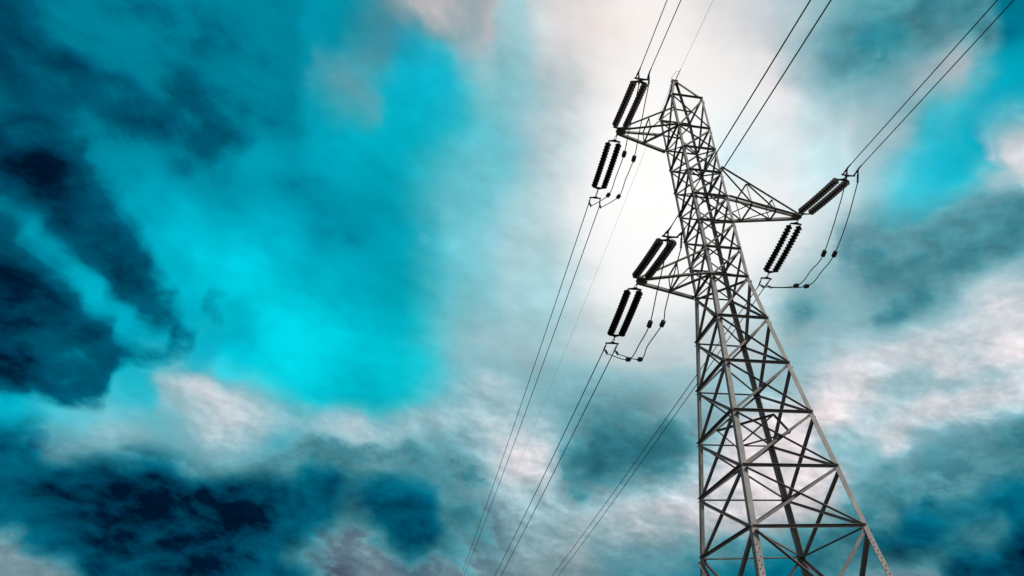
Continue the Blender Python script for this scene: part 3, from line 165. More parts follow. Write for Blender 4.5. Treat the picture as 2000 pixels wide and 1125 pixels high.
    [189,0,0,160,0,0,164,0,0,165,0,0,182,0,0,198,0,0,197,0,0,209,0,0,221,0,0,218,0,0,188,0,0,137,0,0,114,0,0,122,0,0,98,0,0,78,0,0,180,0,0,189,0,0,170,0,0,160,0,0,161,0,0,179,0,0,156,0,0,0,0,0,0,0,0,0,0,0,0,0,0,0,0,0,0,0,0,0,0,0,0,0,0,0,0,0,0,0,0,0,0,1,0,0,2,0,0,0,12,0,0,9,0,0,26,0,0,28,0,1,19,0,30,33,0,130,18,0,214,0,0,250,0,0,255,0,0,255,0,0,255,0,0,255,0,0,255,0,0,255,0,0,255,0,0,255,0,0,255,0,0,255,0,0,255,0,0,255,0,0,255,0,0,255,0,0,255,0,0,255,0,0,255,0,0,255,0,0,255,0,0,255,0,0,255,0,0,255,0,0,255,0,0,255,0,0,255,0,0,255,0,0,255,0,0,255,0,0,255,0,7,255,0,27,255,0,44,255,22,37,255,166,19,255,149,25,255,0,51,255,0,43,255,0,26,255,0,30,255,0,44,255,0,59,255,0,100,255,0,181,255,0,213,255,0,191,255,0,230,255,0,240,255,0,251,255,0,255,255,0,104,210,27,0,96,11,0,0,22,0,0,26,0,0,25,0,4,37,0,11,67,0,12,95,0,10,109,0,5,123,0,2,120,0,3,120,0,3],
    [202,0,0,201,0,0,173,0,0,160,0,0,165,0,0,166,0,0,186,0,0,198,0,0,197,0,0,207,0,0,219,0,0,220,0,0,204,0,0,169,0,0,185,0,0,194,0,0,186,0,0,178,0,0,167,0,0,162,0,0,180,0,0,85,0,0,0,0,0,0,0,0,0,0,0,0,0,0,0,0,0,0,0,0,0,0,0,0,0,0,0,0,0,0,0,0,0,0,0,0,0,0,0,0,0,4,0,0,18,0,0,37,0,0,36,0,0,36,0,2,30,0,43,43,0,142,24,0,218,0,0,251,0,0,255,0,0,255,0,0,255,0,0,255,0,0,255,0,0,255,0,0,255,0,0,255,0,0,255,0,0,255,0,0,255,0,0,255,0,0,255,0,0,255,0,0,255,0,0,255,0,0,255,0,0,255,0,0,255,0,0,255,0,0,255,0,0,255,0,0,255,0,0,255,0,0,255,0,0,255,0,0,255,0,0,255,0,0,255,0,0,255,0,5,255,0,27,255,0,46,255,0,44,255,0,64,255,0,51,255,0,33,255,0,21,254,0,15,242,0,0,199,2,0,147,5,0,172,3,0,229,0,46,255,0,251,255,0,251,255,0,255,255,0,139,222,25,0,125,5,0,21,15,0,0,25,0,0,25,0,2,29,0,7,48,0,12,77,0,12,99,0,8,113,0,4,123,0,2,120,0,3,120,0,3,120,0,3],
    [181,0,0,195,0,0,205,0,0,191,0,0,164,0,0,162,0,0,165,0,0,166,0,0,186,0,0,198,0,0,196,0,0,203,0,0,214,0,0,241,0,0,237,0,0,218,0,0,195,0,0,185,0,0,177,0,0,98,0,0,20,0,0,0,0,0,0,0,0,0,0,0,0,0,0,0,0,0,0,0,0,0,0,0,0,0,0,0,0,0,0,0,0,0,0,0,16,0,0,29,0,0,25,0,0,20,0,0,22,0,0,27,0,0,31,0,0,27,0,16,38,0,101,53,0,193,4,0,239,0,0,255,0,0,255,0,0,255,0,0,255,0,0,255,0,0,255,0,0,255,0,0,255,0,0,255,0,0,255,0,0,255,0,0,255,0,0,255,0,0,255,0,0,255,0,0,255,0,0,255,0,0,255,0,0,255,0,0,255,0,0,255,0,0,255,0,0,255,0,0,255,0,0,255,0,0,255,0,0,255,0,0,255,0,0,255,0,0,255,0,0,255,0,0,255,0,9,255,0,34,255,0,53,255,0,56,255,0,57,255,0,39,255,0,11,250,0,0,196,1,0,74,0,0,0,0,0,0,0,0,9,0,0,64,0,144,206,0,141,230,18,0,137,6,0,37,12,0,0,25,0,0,26,0,1,26,0,5,36,0,10,61,0,12,88,0,11,103,0,7,116,0,3,122,0,2,120,0,3,120,0,3,120,0,3,120,0,3],
    [177,0,0,179,0,0,187,0,0,201,0,0,203,0,0,183,0,0,161,0,0,164,0,0,165,0,0,166,0,0,183,0,0,197,0,0,198,0,0,205,0,0,216,0,0,211,0,0,202,0,0,114,0,0,66,0,0,19,0,0,14,0,0,28,0,0,22,0,0,39,0,0,51,0,0,46,0,0,43,0,0,21,0,0,6,0,0,0,0,0,8,0,0,17,0,0,29,0,0,38,0,0,41,0,0,44,0,0,42,0,0,37,0,0,33,0,1,30,0,22,37,0,124,36,0,214,0,0,249,0,0,255,0,0,255,0,0,255,0,0,255,0,0,255,0,0,255,0,0,255,0,0,255,0,0,255,0,0,255,0,0,255,0,0,255,0,0,255,0,0,255,0,0,255,0,0,255,0,0,255,0,0,255,0,0,255,0,0,255,0,0,255,0,0,255,0,0,255,0,0,255,0,0,255,0,0,255,0,0,255,0,0,255,0,0,255,0,0,255,0,0,255,0,0,255,0,0,255,0,16,255,0,42,255,0,71,255,0,86,255,0,86,255,0,65,255,0,38,247,0,0,187,6,0,159,13,0,182,16,0,134,0,0,38,1,0,0,8,0,0,14,0,0,24,0,0,26,0,0,25,0,3,30,0,8,48,0,12,74,0,12,96,0,9,107,0,6,120,0,3,121,0,3,120,0,3,120,0,3,120,0,3,120,0,3,120,0,3],
    [176,0,0,177,0,0,178,0,0,181,0,0,193,0,0,203,0,0,200,0,0,178,0,0,161,0,0,164,0,0,166,0,0,165,0,0,173,0,0,184,0,0,193,0,0,194,0,0,102,0,0,44,0,0,32,0,0,35,0,0,57,0,0,70,0,0,84,0,0,96,0,0,95,0,0,78,0,0,61,0,0,44,0,0,32,0,0,29,0,0,20,0,0,28,0,0,55,0,0,64,0,0,62,0,0,59,0,0,56,0,0,47,0,0,36,0,1,27,0,34,43,0,137,39,0,217,0,0,249,0,0,255,0,0,255,0,0,255,0,0,255,0,0,255,0,0,255,0,0,255,0,0,255,0,0,255,0,0,255,0,0,255,0,0,255,0,0,255,0,0,255,0,0,255,0,0,255,0,0,255,0,0,255,0,0,255,0,0,255,0,0,255,0,0,255,0,0,255,0,0,255,0,0,255,0,0,255,0,0,255,0,0,255,0,0,255,0,0,255,0,0,255,0,0,255,0,0,255,0,1,255,0,26,255,0,57,255,0,90,255,0,108,255,0,122,255,0,113,255,0,116,255,0,41,248,4,0,204,11,8,238,29,15,234,32,0,157,0,0,36,18,0,0,26,0,4,28,0,6,40,0,11,63,0,12,87,0,11,101,0,8,113,0,4,123,0,2,121,0,3,120,0,3,120,0,3,120,0,3,120,0,3,120,0,3,120,0,3],
    [176,0,0,176,0,0,176,0,0,178,0,0,179,0,0,185,0,0,197,0,0,204,0,0,198,0,0,177,0,0,161,0,0,164,0,0,164,0,0,153,0,0,145,0,0,116,0,0,94,0,0,89,0,0,91,0,0,95,0,0,106,0,0,117,0,0,127,0,0,108,0,0,88,0,0,85,0,0,59,0,0,49,0,0,49,0,0,56,0,0,63,0,0,65,0,0,61,0,0,60,0,0,58,0,0,57,0,0,55,0,0,46,0,0,32,0,7,29,0,71,47,0,170,24,0,228,0,0,251,0,0,255,0,0,255,0,0,255,0,0,255,0,0,255,0,0,255,0,0,255,0,0,255,0,0,255,0,0,255,0,0,255,0,0,255,0,0,255,0,0,255,0,0,255,0,0,255,0,0,255,0,0,255,0,0,255,0,0,255,0,0,255,0,0,255,0,0,255,0,0,255,0,0,255,0,0,255,0,0,255,0,0,255,0,0,255,0,0,255,0,0,255,0,0,255,0,0,255,0,0,255,0,13,255,0,42,255,0,79,255,0,108,255,0,136,255,0,145,255,0,136,255,0,132,246,0,69,228,0,91,242,0,98,255,13,45,250,74,0,236,34,0,137,31,0,0,56,0,14,79,0,11,97,0,9,107,0,6,118,0,3,122,0,2,120,0,3,120,0,3,120,0,3,120,0,3,120,0,3,120,0,3,120,0,3,120,0,3],
    [176,0,0,176,0,0,176,0,0,176,0,0,177,0,0,178,0,0,180,0,0,187,0,0,198,0,0,203,0,0,199,0,0,182,0,0,165,0,0,165,0,0,167,0,0,157,0,0,142,0,0,144,0,0,155,0,0,164,0,0,165,0,0,164,0,0,162,0,0,154,0,0,111,0,0,42,0,0,27,0,0,33,0,0,41,0,0,51,0,0,52,0,0,47,0,0,52,0,0,52,0,0,48,0,0,41,0,0,38,0,0,38,0,1,25,0,19,30,0,110,32,0,201,5,0,244,0,0,255,0,0,255,0,0,255,0,0,255,0,0,255,0,0,255,0,0,255,0,0,255,0,0,255,0,0,255,0,0,255,0,0,255,0,0,255,0,0,255,0,0,255,0,0,255,0,0,255,0,0,255,0,0,255,0,0,255,0,0,255,0,0,255,0,0,255,0,0,255,0,0,255,0,0,255,0,0,255,0,0,255,0,0,255,0,0,255,0,0,255,0,0,255,0,0,255,0,0,255,0,0,255,0,7,255,0,33,255,0,60,255,0,86,255,0,85,255,0,101,255,0,112,255,0,137,255,0,157,255,0,153,255,0,175,255,0,184,255,0,127,255,72,63,252,80,0,128,96,0,0,102,0,8,113,0,4,122,0,2,121,0,3,120,0,3,120,0,3,120,0,3,120,0,3,120,0,3,120,0,3,120,0,3,120,0,3,120,0,3],
    [176,0,0,176,0,0,176,0,0,176,0,0,176,0,0,176,0,0,177,0,0,178,0,0,180,0,0,188,0,0,204,0,0,218,0,0,219,0,0,201,0,0,189,0,0,179,0,0,171,0,0,163,0,0,159,0,0,157,0,0,157,0,0,156,0,0,156,0,0,156,0,0,129,0,0,81,0,0,54,0,0,34,0,0,34,0,0,40,0,0,36,0,0,28,0,0,22,0,0,22,0,0,23,0,0,25,0,0,28,0,0,20,0,1,16,0,21,21,0,107,16,0,194,4,0,243,0,0,255,0,0,255,0,0,255,0,0,255,0,0,255,0,0,255,0,0,255,0,0,255,0,0,255,0,0,255,0,0,255,0,0,255,0,0,255,0,0,255,0,0,255,0,0,255,0,0,255,0,0,255,0,0,255,0,0,255,0,0,255,0,0,255,0,0,255,0,0,255,0,0,255,0,0,255,0,0,255,0,0,255,0,0,255,0,0,255,0,0,255,0,0,255,0,0,255,0,0,255,0,0,255,0,3,255,0,21,255,0,40,255,0,57,255,0,109,255,0,70,255,0,84,255,0,101,255,0,121,255,0,125,255,0,127,255,0,123,255,22,113,255,72,74,253,121,26,215,93,0,52,123,0,1,122,0,3,120,0,3,120,0,3,120,0,3,120,0,3,120,0,3,120,0,3,120,0,3,120,0,3,120,0,3,120,0,3,120,0,3],
    [176,0,0,176,0,0,176,0,0,176,0,0,176,0,0,176,0,0,176,0,0,176,0,0,178,0,0,179,0,0,178,0,0,177,0,0,180,0,0,181,0,0,167,0,0,157,0,0,152,0,0,150,0,0,144,0,0,143,0,0,151,0,0,156,0,0,155,0,0,140,0,0,117,0,0,98,0,0,73,0,0,62,0,0,59,0,0,52,0,0,38,0,0,21,0,0,10,0,0,7,0,0,7,0,0,8,0,0,11,0,0,13,0,0,8,0,7,2,0,65,18,0,141,14,0,205,3,0,245,0,0,255,0,0,255,0,0,255,0,0,255,0,0,255,0,0,255,0,0,255,0,0,255,0,0,255,0,0,255,0,0,255,0,0,255,0,0,255,0,0,255,0,0,255,0,0,255,0,0,255,0,0,255,0,0,255,0,0,255,0,0,255,0,0,255,0,0,255,0,0,255,0,0,255,0,0,255,0,0,255,0,0,255,0,0,255,0,0,255,0,0,255,0,0,255,0,0,255,0,0,255,0,2,255,0,16,255,0,32,255,0,43,255,9,44,255,50,63,255,74,66,255,91,69,255,104,71,255,114,65,255,114,65,255,103,79,255,93,79,255,101,57,255,124,21,231,122,0,120,107,0,8,122,0,3,120,0,3,120,0,3,120,0,3,120,0,3,120,0,3,120,0,3,120,0,3,120,0,3,120,0,3,120,0,3,120,0,3],
    [176,0,0,176,0,0,176,0,0,176,0,0,176,0,0,176,0,0,176,0,0,175,0,0,176,0,0,158,0,0,147,0,0,124,0,0,105,0,0,112,0,0,121,0,0,113,0,0,99,0,0,101,0,0,111,0,0,110,0,0,108,0,0,109,0,0,110,0,0,111,0,0,104,0,0,85,0,0,68,0,0,62,0,0,60,0,0,55,0,0,45,0,0,34,0,0,22,0,0,11,0,0,4,0,0,0,0,0,0,0,0,0,0,0,0,0,0,0,0,16,1,0,83,13,0,157,10,0,219,0,0,250,0,0,255,0,0,255,0,0,255,0,0,255,0,0,255,0,0,255,0,0,255,0,0,255,0,0,255,0,0,255,0,0,255,0,0,255,0,0,255,0,0,255,0,0,255,0,0,255,0,0,255,0,0,255,0,0,255,0,0,255,0,0,255,0,0,255,0,0,255,0,0,255,0,0,255,0,0,255,0,0,255,0,0,255,0,0,255,0,0,255,0,0,255,0,0,255,0,0,255,0,4,255,0,14,255,64,21,255,114,22,255,141,15,251,149,0,231,135,0,204,127,0,186,121,0,178,118,0,188,125,0,222,116,25,251,102,39,255,107,30,255,117,25,254,125,9,223,116,0,106,111,0,1,122,0,3,120,0,3,120,0,3,120,0,3,120,0,3,120,0,3,120,0,3,120,0,3,120,0,3,120,0,3,120,0,3],
    [176,0,0,176,0,0,176,0,0,176,0,0,176,0,0,176,0,0,176,0,0,178,0,0,162,0,0,143,0,0,134,0,0,128,0,0,114,0,0,100,0,0,95,0,0,98,0,0,99,0,0,105,0,0,112,0,0,115,0,0,114,0,0,107,0,0,100,0,0,97,0,0,90,0,0,75,0,0,65,0,0,61,0,0,60,0,0,44,0,0,27,0,0,18,0,4,20,0,28,19,0,62,7,0,120,3,0,173,0,0,134,0,0,26,0,0,0,0,0,0,0,0,17,2,0,98,9,0,180,7,0,233,0,0,254,0,0,255,0,0,255,0,0,255,0,0,255,1,0,255,0,0,255,0,0,255,0,0,255,0,0,255,0,0,255,0,0,255,0,0,255,0,0,255,0,0,255,0,0,255,0,0,255,0,0,255,0,0,255,0,0,255,0,0,255,0,0,255,0,0,255,0,0,255,0,0,255,0,0,255,0,0,255,0,0,255,0,0,255,0,0,255,0,0,255,0,0,255,0,0,255,0,5,255,80,11,255,108,15,255,120,14,250,123,1,212,100,0,140,101,0,102,103,0,100,106,0,127,111,0,174,115,17,229,113,22,254,108,28,255,100,39,255,105,35,255,119,26,253,126,6,214,113,0,92,113,0,0,122,0,3,120,0,3,120,0,3,120,0,3,120,0,3,120,0,3,120,0,3,120,0,3,120,0,3,120,0,3],
    [176,0,0,176,0,0,176,0,0,176,0,0,176,0,0,176,0,0,177,0,0,166,0,0,147,0,0,137,0,0,132,0,0,124,0,0,116,0,0,109,0,0,101,0,0,98,0,0,98,0,0,98,0,0,102,0,0,108,0,0,107,0,0,93,0,0,71,0,0,64,0,0,69,0,0,71,0,0,67,0,0,63,0,0,58,0,0,34,0,7,22,0,63,12,0,168,14,0,232,14,19,253,25,38,255,34,45,255,20,1,226,0,0,110,0,0,8,0,0,0,0,0,0,0,0,20,2,0,95,8,0,174,8,3,228,3,2,252,0,1,255,1,0,255,4,0,255,4,0,255,2,0,255,0,0,255,0,0,255,0,0,255,0,0,255,0,0,255,0,0,255,0,0,255,0,0,255,0,0,255,0,0,255,0,0,255,0,0,255,0,0,255,0,0,255,0,0,255,0,0,255,0,0,255,0,0,255,0,0,255,0,0,255,0,0,255,0,0,255,0,0,255,0,0,255,0,0,255,0,0,255,0,7,255,10,15,255,71,23,255,107,23,254,126,17,248,142,3,233,133,0,224,128,7,234,122,22,252,116,26,255,116,20,248,116,20,248,114,22,254,107,30,255,101,38,255,106,34,255,121,25,253,126,4,210,111,0,85,114,0,0,122,0,3,120,0,3,120,0,3,120,0,3,120,0,3,120,0,3,120,0,3,120,0,3,120,0,3],
    [176,0,0,176,0,0,176,0,0,176,0,0,176,0,0,177,0,0,170,0,0,150,0,0,138,0,0,133,0,0,125,0,0,117,0,0,108,0,0,102,0,0,96,0,0,92,0,0,92,0,0,96,0,0,100,0,0,106,0,0,107,0,0,101,0,0,94,0,0,82,0,0,73,0,0,72,0,0,70,0,0,66,0,0,51,0,9,36,0,76,24,32,195,15,82,255,14,110,255,14,103,255,11,82,252,6,29,222,0,0,133,1,0,17,0,0,0,0,0,0,0,0,0,0,0,0,0,0,0,0,0,62,0,1,163,0,7,234,0,7,254,0,2,255,0,0,255,0,0,255,0,0,255,0,0,255,0,0,255,0,0,255,0,0,255,0,0,255,0,0,255,0,0,255,0,0,255,0,0,255,0,0,255,0,0,255,0,0,255,0,0,255,0,0,255,0,0,255,0,0,255,0,0,255,0,0,255,0,0,255,0,0,255,0,0,255,0,0,255,0,0,255,0,0,255,0,0,255,0,4,255,0,12,255,0,22,255,0,31,255,31,40,255,55,52,255,65,64,255,76,62,255,93,52,255,104,37,250,111,25,244,115,20,242,116,19,244,115,20,249,114,23,254,106,31,255,101,38,255,106,34,255,122,25,253,126,4,210,111,0,86,112,0,0,123,0,3,120,0,3,121,0,3,120,0,3,120,0,3,120,0,3,120,0,3,120,0,3],
    [176,0,0,176,0,0,176,0,0,176,0,0,176,0,0,173,0,0,153,0,0,140,0,0,134,0,0,127,0,0,119,0,0,111,0,0,104,0,0,98,0,0,94,0,0,93,0,0,92,0,0,90,0,0,89,0,0,91,0,0,92,0,0,92,0,0,89,0,0,81,0,0,73,0,0,68,0,0,67,0,0,67,0,0,45,0,5,27,0,51,12,0,153,15,0,201,15,0,219,16,0,240,17,15,250,15,17,238,8,0,194,0,0,131,0,0,78,1,0,58,2,0,38,0,0,11,0,0,8,0,0,54,1,0,161,0,14,237,0,13,254,0,7,255,0,2,255,0,0,255,0,0,255,0,0,255,0,0,255,0,0,255,0,0,255,0,0,255,0,0,255,0,0,255,0,0,255,0,0,255,0,0,255,0,0,255,0,0,255,0,0,255,0,0,255,0,0,255,0,0,255,0,0,255,0,0,255,0,0,255,0,0,255,0,0,255,0,0,255,0,0,255,0,0,255,0,1,255,0,6,255,0,15,255,0,26,255,0,39,255,0,53,255,0,67,255,11,73,255,61,67,255,86,52,254,100,42,253,108,34,250,112,25,246,115,20,243,116,19,244,115,20,250,113,23,254,106,32,255,101,38,255,106,34,255,121,26,254,127,5,216,113,0,97,109,0,0,125,0,2,119,0,3,120,0,3,120,0,3,120,0,3,120,0,3,120,0,3],
    [176,0,0,176,0,0,176,0,0,176,0,0,174,0,0,154,0,0,140,0,0,134,0,0,129,0,0,121,0,0,112,0,0,106,0,0,99,0,0,94,0,0,93,0,0,92,0,0,91,0,0,91,0,0,89,0,0,84,0,0,76,0,0,71,0,0,70,0,0,68,0,0,66,0,0,66,0,0,65,0,0,57,0,0,38,0,0,19,0,0,9,0,17,13,0,120,17,17,209,17,28,246,17,35,255,18,53,255,18,66,255,18,38,241,7,0,158,1,0,44,0,0,0,0,0,0,0,0,27,0,0,129,0,68,223,0,50,253,0,32,255,0,16,255,0,5,255,0,0,255,0,0,255,0,0,255,0,0,255,0,0,255,0,0,255,0,0,255,0,0,255,0,0,255,0,0,255,0,0,255,0,0,255,0,0,255,0,0,255,0,0,255,0,0,255,0,0,255,0,0,255,0,0,255,0,0,255,0,0,255,0,0,255,0,0,255,0,0,255,0,0,255,0,0,255,0,0,255,0,6,255,0,16,255,0,28,255,0,38,255,0,48,255,0,55,255,5,64,255,23,72,255,65,65,255,89,52,254,101,41,253,108,33,249,112,25,246,115,20,243,116,19,244,115,20,250,113,23,255,106,32,255,100,39,255,105,35,255,119,27,255,128,8,227,116,0,119,103,0,4,126,0,0,120,0,3,120,0,3,120,0,3,120,0,3,120,0,3],
    [176,0,0,176,0,0,177,0,0,175,0,0,155,0,0,141,0,0,135,0,0,129,0,0,122,0,0,113,0,0,107,0,0,100,0,0,95,0,0,93,0,0,92,0,0,92,0,0,91,0,0,90,0,0,87,0,0,81,0,0,76,0,0,72,0,0,68,0,0,65,0,0,64,0,0,65,0,0,67,0,0,49,0,0,29,0,0,10,0,1,10,0,16,12,0,93,19,7,200,20,25,250,19,33,255,19,33,255,18,27,242,13,1,191,0,0,104,0,0,45,0,0,57,1,0,120,5,0,199,3,29,244,1,45,255,0,47,255,0,38,255,0,20,255,0,8,255,0,1,255,0,0,255,0,0,255,0,0,255,0,0,255,0,0,255,0,0,255,0,0,255,0,0,255,0,0,255,0,0,255,0,0,255,0,0,255,0,0,255,0,0,255,0,0,255,0,0,255,0,0,255,0,0,255,0,0,255,0,0,255,0,0,255,0,0,255,0,0,255,0,0,255,0,0,255,0,0,255,0,1,255,0,10,255,0,18,255,0,29,255,0,40,255,0,50,255,0,58,255,5,66,255,32,73,255,68,63,255,92,50,254,102,40,252,109,32,249,113,24,246,116,20,243,116,19,244,115,20,250,114,22,254,107,31,255,100,38,255,103,36,255,116,29,255,129,13,240,121,0,151,96,0,22,122,0,0,122,0,3,119,0,3,120,0,3,120,0,3],
    [175,0,0,177,0,0,174,0,0,154,0,0,141,0,0,135,0,0,130,0,0,122,0,0,114,0,0,107,0,0,101,0,0,96,0,0,93,0,0,92,0,0,92,0,0,91,0,0,90,0,0,88,0,0,83,0,0,77,0,0,73,0,0,69,0,0,66,0,0,65,0,0,65,0,0,65,0,0,60,0,0,39,0,0,20,0,0,8,0,0,9,0,0,9,0,0,8,0,33,13,0,117,17,0,198,20,5,242,23,8,253,26,4,252,28,4,249,24,45,252,15,109,255,0,145,255,0,154,255,0,135,255,0,118,255,0,89,255,0,58,255,0,34,255,0,13,255,0,2,255,0,0,255,0,0,255,0,0,255,0,0,255,0,0,255,0,0,255,0,0,255,0,0,255,0,0,255,0,0,255,0,0,255,0,0,255,0,0,255,0,0,255,0,0,255,0,0,255,0,0,255,0,0,255,0,0,255,0,0,255,0,0,255,0,0,255,0,0,255,0,0,255,0,0,255,0,0,255,0,0,255,0,3,255,0,12,255,0,21,255,0,31,255,0,42,255,0,51,255,0,59,255,5,67,255,38,74,255,69,62,255,93,50,254,102,40,252,108,32,249,112,25,246,115,20,243,116,18,244,115,20,249,114,22,254,108,29,255,101,38,255,102,37,255,111,31,255,130,18,251,127,0,191,105,0,58,113,0,0,125,0,1,120,0,3,120,0,3],
    [178,0,0,171,0,0,152,0,0,140,0,0,135,0,0,129,0,0,122,0,0,114,0,0,108,0,0,102,0,0,96,0,0,93,0,0,92,0,0,92,0,0,91,0,0,91,0,0,89,0,0,85,0,0,79,0,0,74,0,0,71,0,0,67,0,0,65,0,0,65,0,0,65,0,0,67,0,0,49,0,0,30,0,0,12,0,0,9,0,0,9,0,1,10,0,8,10,0,45,14,0,141,20,37,224,20,73,252,9,109,255,0,141,255,0,172,255,0,196,255,0,192,255,0,182,255,0,164,255,0,155,255,0,140,255,0,106,255,0,71,255,0,42,255,0,18,255,0,3,255,0,0,255,0,0,255,0,0,255,0,0,255,0,0,255,0,0,255,0,0,255,0,0,255,0,0,255,0,0,255,0,0,255,0,0,255,0,0,255,0,0,255,0,0,255,0,0,255,0,0,255,0,0,255,0,0,255,0,0,255,0,0,255,0,0,255,0,0,255,0,0,255,0,0,255,0,0,255,0,0,255,0,0,255,0,6,255,0,14,255,0,23,255,0,33,255,0,43,255,0,52,255,0,60,255,4,67,255,39,74,255,70,62,255,92,50,254,102,40,253,108,33,250,112,25,246,115,20,243,116,18,243,116,20,248,115,21,254,110,26,255,102,36,255,100,39,255,106,34,255,123,25,255,130,6,229,115,0,118,99,0,4,124,0,0,123,0,3],
    [167,0,0,148,0,0,139,0,0,134,0,0,129,0,0,122,0,0,114,0,0,108,0,0,102,0,0,96,0,0,93,0,0,92,0,0,92,0,0,91,0,0,91,0,0,89,0,0,86,0,0,81,0,0,75,0,0,72,0,0,68,0,0,66,0,0,64,0,0,65,0,0,65,0,0,59,0,0,39,0,0,21,0,0,7,0,0,9,0,0,9,0,2,10,0,16,10,0,79,17,0,177,19,41,236,19,67,253,0,112,255,0,145,255,0,167,255,0,170,255,0,174,255,0,179,255,0,179,255,0,170,255,0,150,255,0,117,255,0,83,255,0,53,255,0,25,255,0,6,255,0,0,255,0,0,255,0,0,255,0,0,255,0,0,255,0,0,255,0,0,255,0,0,255,0,0,255,0,0,255,0,0,255,0,0,255,0,0,255,0,0,255,0,0,255,0,0,255,0,0,255,0,0,255,0,0,255,0,0,255,0,0,255,0,0,255,0,0,255,0,0,255,0,0,255,0,0,255,0,0,255,0,0,255,0,0,255,0,7,255,0,15,255,0,24,255,0,34,255,0,44,255,0,52,255,0,60,255,4,67,255,36,74,255,69,63,255,90,51,254,101,42,253,107,34,250,111,27,247,115,21,244,116,18,242,116,19,246,115,21,252,113,23,255,105,32,255,100,39,255,102,37,255,114,31,255,131,16,254,127,0,193,105,0,61,109,0,0],
    [144,0,0,137,0,0,133,0,0,127,0,0,120,0,0,113,0,0,107,0,0,101,0,0,96,0,0,93,0,0,92,0,0,92,0,0,91,0,0,91,0,0,90,0,0,87,0,0,82,0,0,76,0,0,73,0,0,69,0,0,67,0,0,65,0,0,65,0,0,65,0,0,68,0,0,47,0,0,29,0,0,13,0,0,9,0,0,9,0,0,9,0,5,10,0,33,12,0,115,20,19,203,20,52,245,21,82,254,0,123,255,0,151,255,0,171,255,0,176,255,0,178,255,0,180,255,0,175,255,0,165,255,0,145,255,0,113,255,0,79,255,0,50,255,0,24,255,0,6,255,0,0,255,0,0,255,0,0,255,0,0,255,0,0,255,0,0,255,0,0,255,0,0,255,0,0,255,0,0,255,0,0,255,0,0,255,0,0,255,0,0,255,0,0,255,0,0,255,0,0,255,0,0,255,0,0,255,0,0,255,0,0,255,0,0,255,0,0,255,0,0,255,0,0,255,0,0,255,0,0,255,0,0,255,0,0,255,0,0,255,0,8,255,0,16,255,0,25,255,0,34,255,0,44,255,0,52,255,0,59,255,3,66,255,29,74,255,66,66,255,86,53,255,100,44,253,106,36,251,110,29,248,114,22,244,116,19,242,116,19,244,116,20,250,115,21,254,109,27,255,102,37,255,99,40,255,105,35,255,121,27,255,132,10,247,121,0,159],
    [136,0,0,132,0,0,125,0,0,118,0,0,111,0,0,106,0,0,100,0,0,95,0,0,93,0,0,92,0,0,92,0,0,91,0,0,91,0,0,90,0,0,87,0,0,82,0,0,77,0,0,73,0,0,70,0,0,67,0,0,65,0,0,65,0,0,65,0,0,66,0,0,54,0,0,36,0,0,20,0,0,7,0,0,9,0,0,9,0,2,10,0,12,10,0,62,15,0,154,19,33,225,20,59,250,8,96,255,0,131,255,0,158,255,0,173,255,0,176,255,0,178,255,0,180,255,0,174,255,0,165,255,0,144,255,0,112,255,0,79,255,0,51,255,0,26,255,0,7,255,0,0,255,0,0,255,0,0,255,0,0,255,0,0,255,0,0,255,0,0,255,0,0,255,0,0,255,0,0,255,0,0,255,0,0,255,0,0,255,0,0,255,0,0,255,0,0,255,0,0,255,0,0,255,0,0,255,0,0,255,0,0,255,0,0,255,0,0,255,0,0,255,0,0,255,0,0,255,0,0,255,0,0,255,0,0,255,0,0,255,0,0,255,0,8,255,0,16,255,0,24,255,0,34,255,0,43,255,0,51,255,0,58,255,2,65,255,18,73,255,61,70,255,79,56,255,97,46,254,103,38,252,108,32,249,112,25,246,115,20,243,116,18,242,116,19,246,115,20,252,114,23,255,107,31,255,100,39,255,99,39,255,108,34,255,125,24,255],
    [130,0,0,123,0,0,116,0,0,110,0,0,104,0,0,99,0,0,95,0,0,93,0,0,92,0,0,92,0,0,91,0,0,91,0,0,90,0,0,87,0,0,83,0,0,78,0,0,74,0,0,70,0,0,68,0,0,65,0,0,64,0,0,65,0,0,66,0,0,63,0,0,43,0,0,26,0,0,10,0,0,9,0,0,9,0,0,9,0,3,10,0,26,11,0,98,18,7,188,20,44,238,20,68,253,0,109,255,0,140,255,0,163,255,0,174,255,0,176,255,0,178,255,0,181,255,0,173,255,0,165,255,0,142,255,0,110,255,0,79,255,0,52,255,0,26,255,0,8,255,0,0,255,0,0,255,0,0,255,0,0,255,0,0,255,0,0,255,0,0,255,0,0,255,0,0,255,0,0,255,0,0,255,0,0,255,0,0,255,0,0,255,0,0,255,0,0,255,0,0,255,0,0,255,0,0,255,0,0,255,0,0,255,0,0,255,0,0,255,0,0,255,0,0,255,0,0,255,0,0,255,0,0,255,0,0,255,0,0,255,0,0,255,0,0,255,0,8,255,0,15,255,0,24,255,0,33,255,0,42,255,0,50,255,0,56,255,0,64,255,7,71,255,50,75,255,75,62,255,94,50,254,103,41,253,108,34,251,111,28,248,114,22,244,116,18,242,117,18,242,116,19,247,116,20,253,113,24,255,105,32,255,98,40,255,98,40,255],
